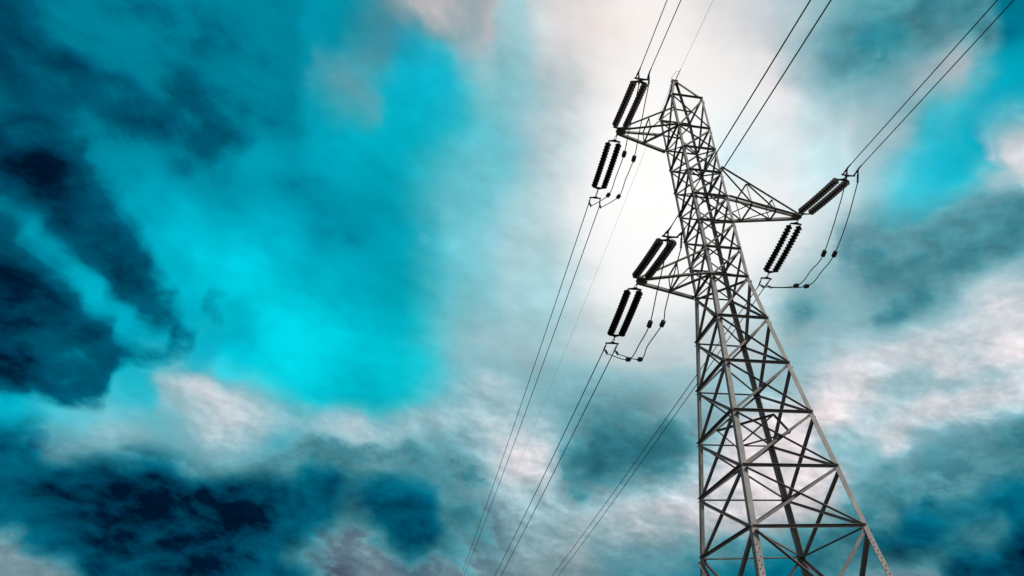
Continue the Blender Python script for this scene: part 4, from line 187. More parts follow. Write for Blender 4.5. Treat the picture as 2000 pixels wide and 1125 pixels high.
    [117,0,0,111,0,0,105,0,0,100,0,0,96,0,0,93,0,0,92,0,0,92,0,0,92,0,0,91,0,0,90,0,0,89,0,0,86,0,0,81,0,0,77,0,0,73,0,0,70,0,0,67,0,0,65,0,0,64,0,0,65,0,0,65,0,0,65,0,0,45,0,0,29,0,0,14,0,0,8,0,0,9,0,0,9,0,2,10,0,16,10,0,66,15,0,153,20,30,220,20,56,248,17,87,254,0,124,255,0,150,255,0,169,255,0,175,255,0,177,255,0,179,255,0,180,255,0,171,255,0,164,255,0,139,255,0,109,255,0,78,255,0,52,255,0,28,255,0,10,255,0,0,255,0,0,255,0,0,255,0,0,255,0,0,255,0,0,255,0,0,255,0,0,255,0,0,255,0,0,255,0,0,255,0,0,255,0,0,255,0,0,255,0,0,255,0,0,255,0,0,255,0,0,255,0,0,255,0,0,255,0,0,255,0,0,255,0,0,255,0,0,255,0,0,255,0,0,255,0,0,255,0,0,255,0,0,255,0,0,255,0,0,255,0,0,255,0,0,255,0,5,255,0,12,255,0,19,255,0,27,255,0,36,255,0,45,255,0,52,255,0,58,255,0,65,255,19,72,255,51,70,255,73,60,255,91,50,254,100,42,253,106,36,251,110,29,248,113,24,245,115,20,243,116,19,243,116,19,247,116,20,251,114,22,254,108,29,255],
]


def rows_of(t): return [[(r_ / 255, g_ / 255, b_ / 255) for r_, g_, b_ in zip(row[0::3], row[1::3], row[2::3])] for row in t]


def layout_group(name, rows):
    """node group: direction -> value looked up in a table by azimuth and elevation"""
    gt = bpy.data.node_groups.new(name, 'ShaderNodeTree')
    gt.interface.new_socket('Direction', in_out='INPUT', socket_type='NodeSocketVector')
    gt.interface.new_socket('Value', in_out='OUTPUT', socket_type='NodeSocketVector')
    g = NB(gt)
    gi = g.n('NodeGroupInput'); go = g.n('NodeGroupOutput')
    sp = g.n('ShaderNodeSeparateXYZ'); g.put(sp.inputs[0], gi.outputs[0])
    u = g.mr(g.m('ARCTAN2', sp.outputs[0], sp.outputs[1]), R(AZ0), R(AZ1), 0, 1)
    cu = g.n('ShaderNodeCombineXYZ')
    for k in range(3): g.put(cu.inputs[k], u)
    vv = g.mr(g.m('ARCSINE', sp.outputs[2]), R(EL0), R(EL1), 0, len(rows) - 1)
    total = None
    for i, row in enumerate(rows):
        # (each row waits for the one before, which keeps the shader's memory small)
        uu = cu.outputs[0] if total is None else g.v('MULTIPLY_ADD', total, (1e-7, 1e-7, 1e-7), cu.outputs[0])
        col = curves(g, uu, row)
        # cubic B-spline weight of this row
        t = g.m('ABSOLUTE', g.m('SUBTRACT', vv, float(i)))
        wt = g.m('MULTIPLY', g.m('POWER', g.m('MAXIMUM', g.m('SUBTRACT', 2.0, t), 0.0), 3.0), 1 / 6)
        wc = g.m('MULTIPLY', g.m('POWER', g.m('MAXIMUM', g.m('SUBTRACT', 1.0, t), 0.0), 3.0), 4 / 6)
        wt = g.m('SUBTRACT', wt, wc)
        total = g.v('SCALE', col, scale=wt) if total is None else g.v('ADD', total, g.v('SCALE', col, scale=wt))
    g.put(go.inputs[0], total)
    return gt


def colour_ramp(b, fac, stops):
    x = b.n('ShaderNodeValToRGB')
    e = x.color_ramp.elements
    while len(e) < len(stops): e.new(.5)
    for i, (p_, c_) in enumerate(stops): e[i].position = p_
    for i, (p_, c_) in enumerate(stops): e[i].color = tuple(v_ / 255 for v_ in c_) + (1,)
    b.put(x.inputs[0], fac)
    return x.outputs[0]


b = NB(NT)
tc = b.n('ShaderNodeTexCoord')
D = b.v('NORMALIZE', tc.outputs['Generated'])
rt_ = b.n('ShaderNodeVectorRotate', rotation_type='Y_AXIS')
b.put(rt_.inputs['Vector'], D); rt_.inputs['Angle'].default_value = R(-17)
DT = rt_.outputs[0]          # cloud grain rises a little towards the right
# ragged cloud edges: the look-up direction is pushed about by turbulence, coarse and fine
w1 = b.noise(b.v('MULTIPLY', DT, (1, 1, 1.8)), 4.5, 7, .52, 2.1)
w2 = b.noise(b.v('ADD', b.v('MULTIPLY', DT, (1, 1, 1.8)), (7.3, 2.1, 4.4)), 18.0, 7, .6, 2.1)
low = b.mr(b.v('DOT_PRODUCT', D, (0, 0, 1)), .26, .52, 1, .0, True)      # crisper, more broken cloud low in the sky
off = b.v('ADD', b.v('SCALE', b.v('SUBTRACT', w1.outputs['Color'], (.5, .5, .5)), scale=.045),
          b.v('SCALE', b.v('SUBTRACT', w2.outputs['Color'], (.5, .5, .5)), scale=b.m('ADD', .008, b.m('MULTIPLY', low, .016))))
DW = b.v('NORMALIZE', b.v('ADD', D, off))
def look_up(name, rows, vec):
    x = b.n('ShaderNodeGroup'); x.node_tree = layout_group(name, rows)
    b.put(x.inputs[0], vec)
    return x.outputs[0]


air = look_up('air_layout', rows_of(AIR), b.v('NORMALIZE', b.v('ADD', D, b.v('ADD', b.v('SCALE', b.v('SUBTRACT', w1.outputs['Color'], (.5, .5, .5)), scale=.085), b.v('SCALE', b.v('SUBTRACT', w2.outputs['Color'], (.5, .5, .5)), scale=.03)))))
cov = b.n('ShaderNodeSeparateXYZ'); b.put(cov.inputs[0], look_up('cloud_layout', rows_of(COVER), DW))
cR, cG, cS = cov.outputs
# billows: turbulence, and the same turbulence a step towards the light for lit rims and shaded bases
q = b.v('MULTIPLY', DT, (1, 1, 1.8))
qa = b.v('ADD', q, (3.1, 9.2, 1.7)); qb = b.v('ADD', q, (1.3, 5.2, 8.7))
n1 = b.noise(qa, 7.0, 10, .58, 2.05, .25).outputs[0]
n2 = b.noise(qb, 26.0, 7, .58, 2.0, .3).outputs[0]
Lq = Vector((.012, .004, .022))
n1s = b.noise(b.v('ADD', qa, tuple(Lq)), 7.0, 10, .58, 2.05, .25).outputs[0]
n2s = b.noise(b.v('ADD', qb, tuple(Lq * .45)), 26.0, 7, .58, 2.0, .3).outputs[0]
relief = b.m('ADD', b.m('MULTIPLY', b.m('SUBTRACT', n1, n1s), .6), b.m('MULTIPLY', b.m('SUBTRACT', n2, n2s), .42))
tn = b.m('ADD', b.m('SUBTRACT', n1, .5), b.m('MULTIPLY', b.m('SUBTRACT', n2, .5), .46))
strength = b.m('ADD', .5, b.m('MULTIPLY', low, .34))
# veils
veil = b.m('MULTIPLY', tn, b.m('ADD', .30, b.m('MULTIPLY', low, .12)))
asp_ = b.n('ShaderNodeSeparateXYZ'); b.put(asp_.inputs[0], air)
glare = b.mr(asp_.outputs[0], .8, .95, 1, .15)
sky_c = b.v('SCALE', air, scale=b.m('ADD', 1.0, b.m('MULTIPLY', veil, glare)))
# bright cloud
vG = b.m('ADD', cG, b.m('MULTIPLY', tn, strength))
edge_lo = b.m('SUBTRACT', .26, b.m('MULTIPLY', b.m('SUBTRACT', 1.0, low), .10))
edge_hi = b.m('ADD', .56, b.m('MULTIPLY', b.m('SUBTRACT', 1.0, low), .04))
mG = b.m('DIVIDE', b.m('SUBTRACT', vG, edge_lo), b.m('SUBTRACT', edge_hi, edge_lo), clamp=True)
mG = b.m('MULTIPLY', mG, b.mr(cG, .06, .24))
colG = colour_ramp(b, vG, [(.0, (60, 150, 168)), (.2, (80, 160, 176)), (.35, (112, 174, 188)), (.52, (150, 190, 200)), (.76, (192, 204, 211)), (1.0, (232, 224, 227))])
el0_ = b.v('DOT_PRODUCT', D, (0, 0, 1))
colG = b.v('SCALE', colG, scale=b.m('MULTIPLY', b.mr(el0_, .19, .28, .74, 1.0), b.m('ADD', 1.0, b.m('MULTIPLY', relief, b.m('ADD', .35, b.m('MULTIPLY', low, .65))))))
colG = b.v('MULTIPLY', colG, b.mix(b.mr(el0_, .55, .72), (1, 1, 1, 1), (1.0, .90, .89, 1)))
cc = b.mix(mG, sky_c, colG)
# dark cloud
vR = b.m('ADD', cR, b.m('MULTIPLY', tn, b.m('ADD', 1.35, b.m('MULTIPLY', low, .55))))
mR = b.m('DIVIDE', b.m('SUBTRACT', vR, b.m('SUBTRACT', edge_lo, .06)), b.m('SUBTRACT', b.m('ADD', edge_hi, .02), edge_lo), clamp=True)
mR = b.m('MULTIPLY', mR, b.mr(cR, .05, .2))
colR = colour_ramp(b, vR, [(.1, (0, 140, 165)), (.25, (0, 124, 149)), (.36, (0, 113, 138)), (.5, (0, 98, 123)), (.69, (0, 79, 104)), (.86, (2, 55, 78)), (1.0, (0, 28, 48))])
colS = colour_ramp(b, vR, [(.1, (140, 184, 192)), (.2, (126, 174, 184)), (.36, (102, 158, 169)), (.5, (82, 142, 154)), (.7, (56, 118, 131)), (.86, (46, 104, 118)), (1.0, (38, 90, 104))])
colR = b.mix(b.mr(cS, .1, .8), colR, colS)
colR = b.v('SCALE', colR, scale=b.m('ADD', 1.0, b.m('MULTIPLY', relief, 1.25)))
lit = b.v('MAXIMUM', b.mix(mR, cc, colR), (0, 0, 0))
gm = b.n('ShaderNodeGamma'); b.put(gm.inputs[0], lit); gm.inputs[1].default_value = 2.2
front = gm.outputs[0]
# the rest of the sky: broken bright cloud over a clear sky
sky = b.n('ShaderNodeTexSky', sky_type='NISHITA')
sky.sun_disc = False
sky.sun_elevation = SUN_EL
sky.sun_rotation = SUN_AZ
sky.altitude = 200
c1 = b.noise(b.v('MULTIPLY', D, (1, 1, 1.8)), 2.6, 8, .6, 2.0, .3)
cm = b.mr(c1.outputs[0], .36, .58, 0, 1, True)
cl = b.mix(b.mr(c1.outputs[0], .4, .7), (.18, .24, .28, 1), (.38, .38, .38, 1))
rest = b.mix(cm, b.v('SCALE', sky.outputs[0], scale=.08), cl)
sp0 = b.n('ShaderNodeSeparateXYZ'); b.put(sp0.inputs[0], D)
az0 = b.m('ABSOLUTE', b.m('SUBTRACT', b.m('ARCTAN2', sp0.outputs[0], sp0.outputs[1]), R((AZ0 + AZ1) / 2)))
el0 = b.m('ARCSINE', sp0.outputs[2])
half = (AZ1 - AZ0) / 2
mk = b.m('MULTIPLY', b.mr(az0, R(half - 2), R(half + 14), 1, 0, True), b.mr(el0, R(EL1 - 2), R(EL1 + 10), 1, 0, True))
final = b.mix(mk, rest, front)
bg = b.n('ShaderNodeBackground')
bg.inputs['Strength'].default_value = 0.1
b.put(bg.inputs['Color'], b.v('SCALE', final, scale=10.0))
out = b.n('ShaderNodeOutputWorld')
NT.links.new(bg.outputs[0], out.inputs[0])


# ------------------------------------------------------------------ materials
def mat(name, base, rough=.6, metal=0., var=.25, vscale=3., spec=.4, tint=None, tscale=1.2, bump=0.):
    m_ = bpy.data.materials.new(name)
    m_.use_nodes = True
    nt = m_.node_tree
    nb = NB(nt)
    p = nt.nodes['Principled BSDF']
    t = nb.n('ShaderNodeTexCoord')
    a = nb.noise(t.outputs['Object'], vscale, 6, .6)
    bright = tuple(min(1, x * (1 + var)) for x in base) + (1,)
    dark = tuple(x * (1 - var) for x in base) + (1,)
    col = nb.mix(nb.mr(a.outputs[0], .3, .7), dark, bright)
    if tint:
        s2 = nb.noise(nb.v('MULTIPLY', t.outputs['Object'], (1, 1, .35)), tscale, 8, .7)
        col = nb.mix(nb.mr(s2.outputs[0], .52, .72, 0, .55), col, tuple(tint) + (1,))
    nb.put(p.inputs['Base Color'], col)
    p.inputs['Roughness'].default_value = rough
    p.inputs['Metallic'].default_value = metal
    p.inputs['Specular IOR Level'].default_value = spec
    if bump:
        bp = nb.n('ShaderNodeBump'); bp.inputs['Strength'].default_value = bump
        bp.inputs['Distance'].default_value = .02
        nb.put(bp.inputs['Height'], nb.noise(t.outputs['Object'], vscale * 6, 5).outputs[0])
        nb.put(p.inputs['Normal'], bp.outputs[0])
    return m_


M_STEEL = mat("galvanised_steel", (.31, .295, .28), .66, .0, .22, 3.4, .25, tint=(.15, .125, .108))
M_BRACE = mat("shade_toned_bracing_steel", (.20, .187, .178), .72, .0, .26, 3.6, .2, tint=(.15, .125, .108))  # darker copy of the leg steel: shade on the bracing put into the colour
M_BOLT = mat("dark_bolt_steel", (.05, .047, .045), .5, .5, .2, 20)
M_HARD = mat("line_hardware", (.045, .043, .042), .5, .4, .25, 14)
M_PORC = mat("brown_glazed_porcelain", (.010, .006, .0055), .5, 0, .3, 9, .12)
M_ALU = mat("weathered_conductor", (.06, .055, .058), .6, .4, .15, 6)
M_GW = mat("ground_wire_steel", (.5, .48, .47), .55, .4, .15, 6)
M_CONC = mat("footing_concrete", (.3, .29, .27), .9, 0, .2, 4, .2, bump=.4)
M_GRASS = mat("meadow_grass", (.040, .038, .022), .95, 0, .45, .35, .1, tint=(.055, .046, .03), tscale=.08, bump=.6)


# ------------------------------------------------------------------ mesh helpers
class MB:
    def __init__(s): s.v, s.f, s.sm = [], [], []
    def add(s, vs, fs, smooth=False):
        o = len(s.v)
        s.v += [Vector(p) for p in vs]
        s.f += [tuple(i + o for i in f) for f in fs]
        s.sm += [smooth] * len(fs)
        return s
    def prism(s, p0, p1, prof, e1, e2):
        """extrude a 2-D profile (counter-clockwise in e1, e2) from p0 to p1"""
        n_ = len(prof)
        ax = (p1 - p0)
        if e1.cross(e2).dot(ax) < 0: prof = prof[::-1]
        vs = [p0 + e1 * a + e2 * c for a, c in prof] + [p1 + e1 * a + e2 * c for a, c in prof]
        fs = [(i, (i + 1) % n_, (i + 1) % n_ + n_, i + n_) for i in range(n_)]
        fs += [tuple(range(n_))[::-1], tuple(range(n_, 2 * n_))]
        return s.add(vs, fs)
    def angle(s, p0, p1, e1, e2, size, t=.009, size2=None):
        """steel angle: corner line p0-p1, one flange along e1, the other along e2"""
        ax = (p1 - p0).normalized()
        e1 = (e1 - ax * e1.dot(ax)).normalized()
        e2 = e2 - ax * e2.dot(ax)
        e2 = (e2 - e1 * e2.dot(e1)).normalized()
        s2 = size2 or size
        return s.prism(p0, p1, [(0, 0), (size, 0), (size, t), (t, t), (t, s2), (0, s2)], e1, e2)
    def box(s, c, ex, ey, ez, sx, sy, sz):
        p0 = c - ez * sz / 2
        return s.prism(p0, p0 + ez * sz, [(-sx / 2, -sy / 2), (sx / 2, -sy / 2), (sx / 2, sy / 2), (-sx / 2, sy / 2)], ex, ey)
    def tube(s, pts, r, n_=6, r1=None):
        pts = [Vector(p) for p in pts]
        rings = []
        ref = Vector((0, 0, 1))
        for i, p in enumerate(pts):
            d = (pts[min(i + 1, len(pts) - 1)] - pts[max(i - 1, 0)]).normalized()
            if abs(d.dot(ref)) > .95: ref = Vector((1, 0, 0))
            a = ref.cross(d).normalized(); c = d.cross(a)
            rr = r if r1 is None else r + (r1 - r) * i / (len(pts) - 1)
            rings.append([p + a * rr * math.cos(k * 2 * math.pi / n_) + c * rr * math.sin(k * 2 * math.pi / n_) for k in range(n_)])
        vs = [q for rg in rings for q in rg]
        fs = []
        for i in range(len(pts) - 1):
            for k in range(n_):
                fs.append((i * n_ + k, i * n_ + (k + 1) % n_, (i + 1) * n_ + (k + 1) % n_, (i + 1) * n_ + k))
        s.add(vs, fs, n_ > 5)
        s.add(rings[0], [tuple(range(n_))[::-1]]); s.add(rings[-1], [tuple(range(n_))])
        return s
    def lathe(s, prof, n_=20, M=None):
        """prof: (radius, height) pairs round z"""
        vs, fs = [], []
        for r, h in prof:
            for k in range(n_):
                a = 2 * math.pi * k / n_
                p = Vector((r * math.cos(a), r * math.sin(a), h))
                vs.append(M @ p if M else p)
        for i in range(len(prof) - 1):
            for k in range(n_):
                fs.append((i * n_ + k, i * n_ + (k + 1) % n_, (i + 1) * n_ + (k + 1) % n_, (i + 1) * n_ + k))
        return s.add(vs, fs, True)
    def plate(s, poly, nrm, t):
        """flat plate: polygon corners, thickness t along nrm (centred)"""
        h = nrm.normalized() * t / 2
        n_ = len(poly)
        # orientation
        area = Vector((0, 0, 0))
        for i in range(n_): area += poly[i].cross(poly[(i + 1) % n_])
        if area.dot(h) < 0: poly = poly[::-1]
        vs = [p - h for p in poly] + [p + h for p in poly]
        fs = [(i, (i + 1) % n_, (i + 1) % n_ + n_, i + n_) for i in range(n_)] + [tuple(range(n_))[::-1], tuple(range(n_, 2 * n_))]
        return s.add(vs, fs)
    def bolt(s, p, nrm, r=.014, h=.014):
        nrm = nrm.normalized()
        a = nrm.orthogonal().normalized(); c = nrm.cross(a)
        return s.prism(p, p + nrm * h, [(r * math.cos(k * math.pi / 3), r * math.sin(k * math.pi / 3)) for k in range(6)], a, c)
    def build(s, name, m_, parent=None, loc=Vector((0, 0, 0))):
        me = bpy.data.meshes.new(name)
        base = parent_origin(parent) if parent is not None else loc
        me.from_pydata([tuple(p - base) for p in s.v], [], s.f)
        me.polygons.foreach_set('use_smooth', s.sm)
        me.materials.append(m_)
        me.update()
        o = bpy.data.objects.new(name, me)
        C.objects.link(o)
        if parent is not None: o.parent = parent
        else: o.location = loc
        return o


def parent_origin(p):
    o = Vector(p.location)
    while p.parent is not None:
        p = p.parent
        o += Vector(p.location)
    return o


def thing(name, label, cat, loc, group=None):
    o = bpy.data.objects.new(name, None)
    o.empty_display_size = .3
    C.objects.link(o)
    o.location = loc
    tag(o, label, cat, group)
    return o


def tag(o, label, cat, group=None):
    o['label'] = label
    o['category'] = cat
    if group: o['group'] = group


# ------------------------------------------------------------------ ground
gm_ = MB()
NG = 48
rad = [0, 4, 8, 14, 22, 34, 50, 75, 110, 160, 240, 360, 600, 1200, 2500, 6000]
random.seed(5)
gv, gf = [Vector((5, 19, 0))], []
for r_ in rad[1:]:
    for k in range(NG):
        a = 2 * math.pi * k / NG
        hh = 0.0 if r_ < 30 else random.uniform(-.25, .25) * min(1, r_ / 200)
        gv.append(Vector((5 + r_ * math.cos(a), 19 + r_ * math.sin(a), hh)))
for k in range(NG): gf.append((0, 1 + k, 1 + (k + 1) % NG))
for i in range(len(rad) - 2):
    for k in range(NG):
        gf.append((1 + i * NG + k, 1 + (i + 1) * NG + k, 1 + (i + 1) * NG + (k + 1) % NG, 1 + i * NG + (k + 1) % NG))
gm_.add(gv, gf, True)
ground = gm_.build('ground', M_GRASS)
ground['kind'] = 'structure'

# ------------------------------------------------------------------ tower
YAW, TX, TY, ASP = 0.2638890, 5.1064, 19.399, 1.0493
U = Vector((math.cos(YAW), math.sin(YAW), 0))
V = Vector((-math.sin(YAW), math.cos(YAW), 0))
Zv = Vector((0, 0, 1))
T0 = Vector((TX, TY, 0))


def P(u_, v_, z_): return T0 + U * u_ + V * v_ + Zv * z_


LV = [[0.6688, 22.7843], [0.6688, 21.0468], [0.6688, 19.9213], [0.6688, 18.7461], [0.6688, 17.6002], [0.6688, 16.4042], [0.6688, 15.2446], [0.6776, 14.0923], [0.8675, 12.3855], [1.0537, 10.7117], [1.238, 9.0543], [1.4202, 7.4163], [1.6, 5.8002]]
LV.append([2.075, 2.2])            # lowest brace level, just above the footings
CORN = [(-1, -1), (1, -1), (1, 1), (-1, 1)]      # near, right, back, left


def half_w(z_):
    if z_ >= LV[0][1]: return LV[0][0]
    for (w_a, z_a), (w_b, z_b) in zip(LV, LV[1:]):
        if z_b <= z_ <= z_a: return w_b + (w_a - w_b) * (z_ - z_b) / (z_a - z_b)
    (w_a, z_a), (w_b, z_b) = LV[-2:]
    return w_b + (w_b - w_a) / (z_a - z_b) * (z_b - z_)


def corner(k, z_):
    w_ = half_w(z_)
    return P(CORN[k][0] * w_, CORN[k][1] * w_ * ASP, z_)


def leg_size(z_): return .085 if z_ > 19.9 else .095 if z_ > 17.5 else .115 if z_ > 14.0 else .135 if z_ > 9 else .15


tower = thing('transmission_tower', 'grey galvanised steel lattice transmission tower with three cross-arms and pointed peak', 'pylon', T0)
# legs
LEGCUT = [22.7843, 19.9213, 17.6002, 14.0923, 9.0543, 4.9, 0.18]
for k in range(4):
    su, sv = CORN[k]
    mb = MB()
    for za, zb in zip(LEGCUT, LEGCUT[1:]):
        s_ = leg_size((za + zb) / 2)
        mb.angle(corner(k, zb), corner(k, za + (.02 if za < 22 else 0)), U * -su, V * -sv, s_, .012)
    mb.box(corner(k, .17), U, V, Zv, .34, .34, .03)
    leg = mb.build('leg', M_STEEL, tower)
    # splice plates with bolt rows
    for zc, hl in ((15.05, .36), (4.9, .62), (9.7, .0)):
        if hl == 0: continue
        s_ = leg_size(zc) + .003
        pb = MB(); bolts = []
        a0, a1 = corner(k, zc - hl), corner(k, zc + hl)
        outu, outv = U * su, V * sv
        axl = (a1 - a0).normalized()
        for inw, nrm in ((U * -su, V * sv), (V * -sv, U * su)):
            inw = (inw - axl * inw.dot(axl)).normalized()
            nn = (nrm - axl * nrm.dot(axl)).normalized()
            o_ = nn * .007
            pb.plate([a0 + o_, a0 + inw * s_ + o_, a1 + inw * s_ + o_, a1 + o_], nn, .010)
            nb_ = int(hl * 2 / .09)
            for j in range(nb_):
                t_ = (j + .5) / nb_
                q_ = a0.lerp(a1, t_) + inw * s_ * (.34 if j % 2 else .70) + nn * .0121
                bolts.append((q_, nn))
        spl = pb.build('splice_plate', M_STEEL, leg)
        for q_, nn in bolts: MB().bolt(q_, nn, .0165, .014).build('bolt', M_BOLT, leg)
    ft = MB()
    c0 = corner(k, 0)
    ft.lathe([(0.001, .158), (.27, .158), (.30, .13), (.30, -.3)], 20, Matrix.Translation(c0))
    ft.build('footing', M_CONC, tower)


def face(k):
    """face between corner k and k+1: outward normal"""
    return [V * -1, U * 1, V * 1, U * -1][k]


def inset(a, c, d): return a + (c - a).normalized() * d


def brace(k, a, c, side, size, name, up_edge, m_=None, t=.007, out=None):
    n_ = face(k)
    ax = (c - a).normalized()
    n2 = (n_ - ax * n_.dot(ax)).normalized()
    inp = ax.cross(n2)
    if inp.z < 0: inp = -inp
    legt = .012
    o_ = n2 * .004 if side > 0 else n2 * -(legt + .004)
    e2 = n2 if side > 0 else -n2
    # outstanding flange at the upper or lower edge
    sh = inp * (size / 2) * (1 if up_edge else -1)
    mb = MB()
    mb.angle(a + o_ + sh, c + o_ + sh, (-inp if up_edge else inp), e2, size, t, out)
    return mb.build(name, m_ or M_BRACE, tower)


for li in range(len(LV) - 1):
    za, zb = LV[li][1], LV[li + 1][1]
    hs = .072 if li <= 7 else .078
    ds = .058 if li < 7 else .068 if li < 12 else .085
    for k in range(4):
        a0, c0 = corner(k, za), corner((k + 1) % 4, za)
        far = k in (1, 2)           # struts of the two rear faces are bolted on from inside
        brace(k, inset(a0, c0, .02), inset(c0, a0, .02), -1 if far else 1, hs * (.62 if far else 1), 'horizontal_strut', not far, out=hs * (1.25 if far else .9))
        a1, c1 = corner(k, zb), corner((k + 1) % 4, zb)
        brace(k, inset(a0, c1, .10), inset(c1, a0, .10), 1, ds * (.95 if li > 6 else .78), 'diagonal_brace', False, out=ds * (1.35 if li > 6 else 1.15))
        brace(k, inset(c0, a1, .10), inset(a1, c0, .10), -1, ds, 'diagonal_brace', False, out=ds * 1.05)
# gusset plates with their bolt heads where the bracing meets the legs
for k in range(4):
    for li, (w_, z_) in enumerate(LV):
        if li < 4: continue
        gp = MB()
        for kk, other in ((k, (k + 1) % 4), ((k - 1) % 4, (k - 1) % 4)):
            n_ = face(kk)
            a_ = corner(k, z_)
            inw = (corner(other, z_) - a_).normalized()
            ls = leg_size(z_)
            gp.plate([a_ + inw * .0 + Zv * .10 + n_ * .003, a_ + inw * (ls + .02) + Zv * .06 + n_ * .003,
                      a_ + inw * (ls + .02) - Zv * .10 + n_ * .003, a_ + inw * .0 - Zv * .15 + n_ * .003], n_, .006)
            for dz, di in ((.07, .35), (0, .7), (-.09, .45), (-.12, .75)):
                gp.bolt(a_ + inw * ls * di + Zv * dz + n_ * .005, n_, .012, .014)
        gp.build('gusset_plate', M_STEEL, tower)

# plan bracing
def flat(a, c, size, name='plan_brace', m_=None, dz=0.0):
    ax = (c - a).normalized()
    side = ax.cross(Zv).normalized()
    mb = MB()
    mb.angle(a + Zv * dz - side * size / 2, c + Zv * dz - side * size / 2, side, -Zv, size, .007)
    return mb.build(name, m_ or M_BRACE, tower)


zD = LV[10][1]
mid = [(corner(k, zD) + corner((k + 1) % 4, zD)) / 2 - face(k) * .05 for k in range(4)]
for k in range(4): flat(mid[k], mid[(k + 1) % 4], .055, dz=-.05)
flat(mid[0], mid[2], .055, dz=-.062)
zG = LV[7][1]
flat(inset(corner(3, zG), corner(1, zG), .12), inset(corner(1, zG), corner(3, zG), .12), .06, dz=-.05)

# peak
pk = MB()
zt = LV[0][1]
APZ = 24.545
for k in range(4):
    top = P(-.085 if k in (0, 3) else .085, CORN[k][1] * .03, APZ)
    su, sv = CORN[k]
    mb = MB()
    mb.angle(corner(k, zt), top, U * -su, V * -sv, .085, .009)
    mb.build('peak_leg', M_STEEL, tower)
cap = MB()
for sg in (-1, 1):
    cap.plate([P(-.16, sg * .04, APZ - .22), P(.16, sg * .04, APZ - .22), P(.13, sg * .04, APZ + .05), P(-.13, sg * .04, APZ + .05)], V, .012)
cap.box(P(0, 0, APZ + .03), U, V, Zv, .26, .12, .03)
cap.tube([P(-.10, -.02, APZ + .03), P(-.10, -.02, APZ + .12)], .016, 6)
cap.tube([P(.06, -.02, APZ + .03), P(.06, -.05, APZ + .10)], .016, 6)
cap.build('peak_cap', M_HARD, tower)

# ------------------------------------------------------------------ cross-arms
TIPS = {}


def cross_arm(a_lo, b_lo, a_up, b_up, tip, fr, kind):
    """lower chords from a_lo/b_lo, upper chords from a_up/b_up, all meeting at the tip"""
    out_ = (tip - (a_lo + b_lo) / 2).normalized()
    sidev = (a_lo - b_lo).normalized()
    wv = .045
    tips = [tip + sidev * wv, tip - sidev * wv]
    tipu = [tip + sidev * wv * .8 + Zv * .09 - out_ * .05, tip - sidev * wv * .8 + Zv * .09 - out_ * .05]
    mb = MB()
    for s_, (lo, upc) in ((1, (a_lo, a_up)), (-1, (b_lo, b_up))):
        t_lo = tips[0] if s_ > 0 else tips[1]
        t_up = tipu[0] if s_ > 0 else tipu[1]
        mb.angle(lo + sidev * s_ * .016, t_lo + sidev * s_ * .006, sidev * s_, Zv, .105, .009, .10)
        mb.angle(upc + sidev * s_ * .016, t_up + sidev * s_ * .006, sidev * s_, Zv, .085, .008, .08)
    arm = mb.build('cross_arm', M_STEEL, tower)
    pm = MB()
    # tip plates between which the strings are pinned
    ex = .20
    for zz in (-.012, .075):
        pm.plate([tip - out_ * .30 + sidev * .085 + Zv * zz, tip - out_ * .30 - sidev * .085 + Zv * zz,
                  tip + out_ * .05 - sidev * .06 + Zv * zz, tip + out_ * .05 + sidev * .06 + Zv * zz], Zv, .014)
    pm.build('tip_plate', M_STEEL, arm)
    hd = MB()
    hd.box(tip - out_ * .08 + Zv * .03, out_, sidev, Zv, .30, .05, .075)
    hd.build('tip_bracket', M_HARD, arm)
    def pt(q, tq, f_): return q.lerp(tq, f_)
    def lace(a, c, size=.042, mm=None):
        ax = (c - a).normalized()
        e1 = ax.cross(out_)
        if e1.length < .1: e1 = ax.cross(Zv)
        e1.normalize()
        q_ = MB()
        q_.angle(inset(a, c, .01), inset(c, a, .01), e1, ax.cross(e1), size, .005)
        q_.build('lacing_bar', mm or M_BRACE, arm)
    AL = [pt(a_lo, tips[0], f_) for f_ in fr]; BL = [pt(b_lo, tips[1], f_) for f_ in fr]
    AU = [pt(a_up, tipu[0], f_) for f_ in fr]; BU = [pt(b_up, tipu[1], f_) for f_ in fr]
    pa, pb_, qa, qb = a_lo, b_lo, a_up, b_up
    for i in range(len(fr)):
        lace(AL[i], AU[i]); lace(BL[i], BU[i]); lace(AL[i], BL[i], .05); lace(AU[i], BU[i])
        lace(qa, AL[i]); lace(qb, BL[i])
        if kind == 'two': lace(pb_, AL[i], .045)
        else: lace(pa, BL[i], .062)
        pa, pb_, qa, qb = AL[i], BL[i], AU[i], BU[i]
    return arm


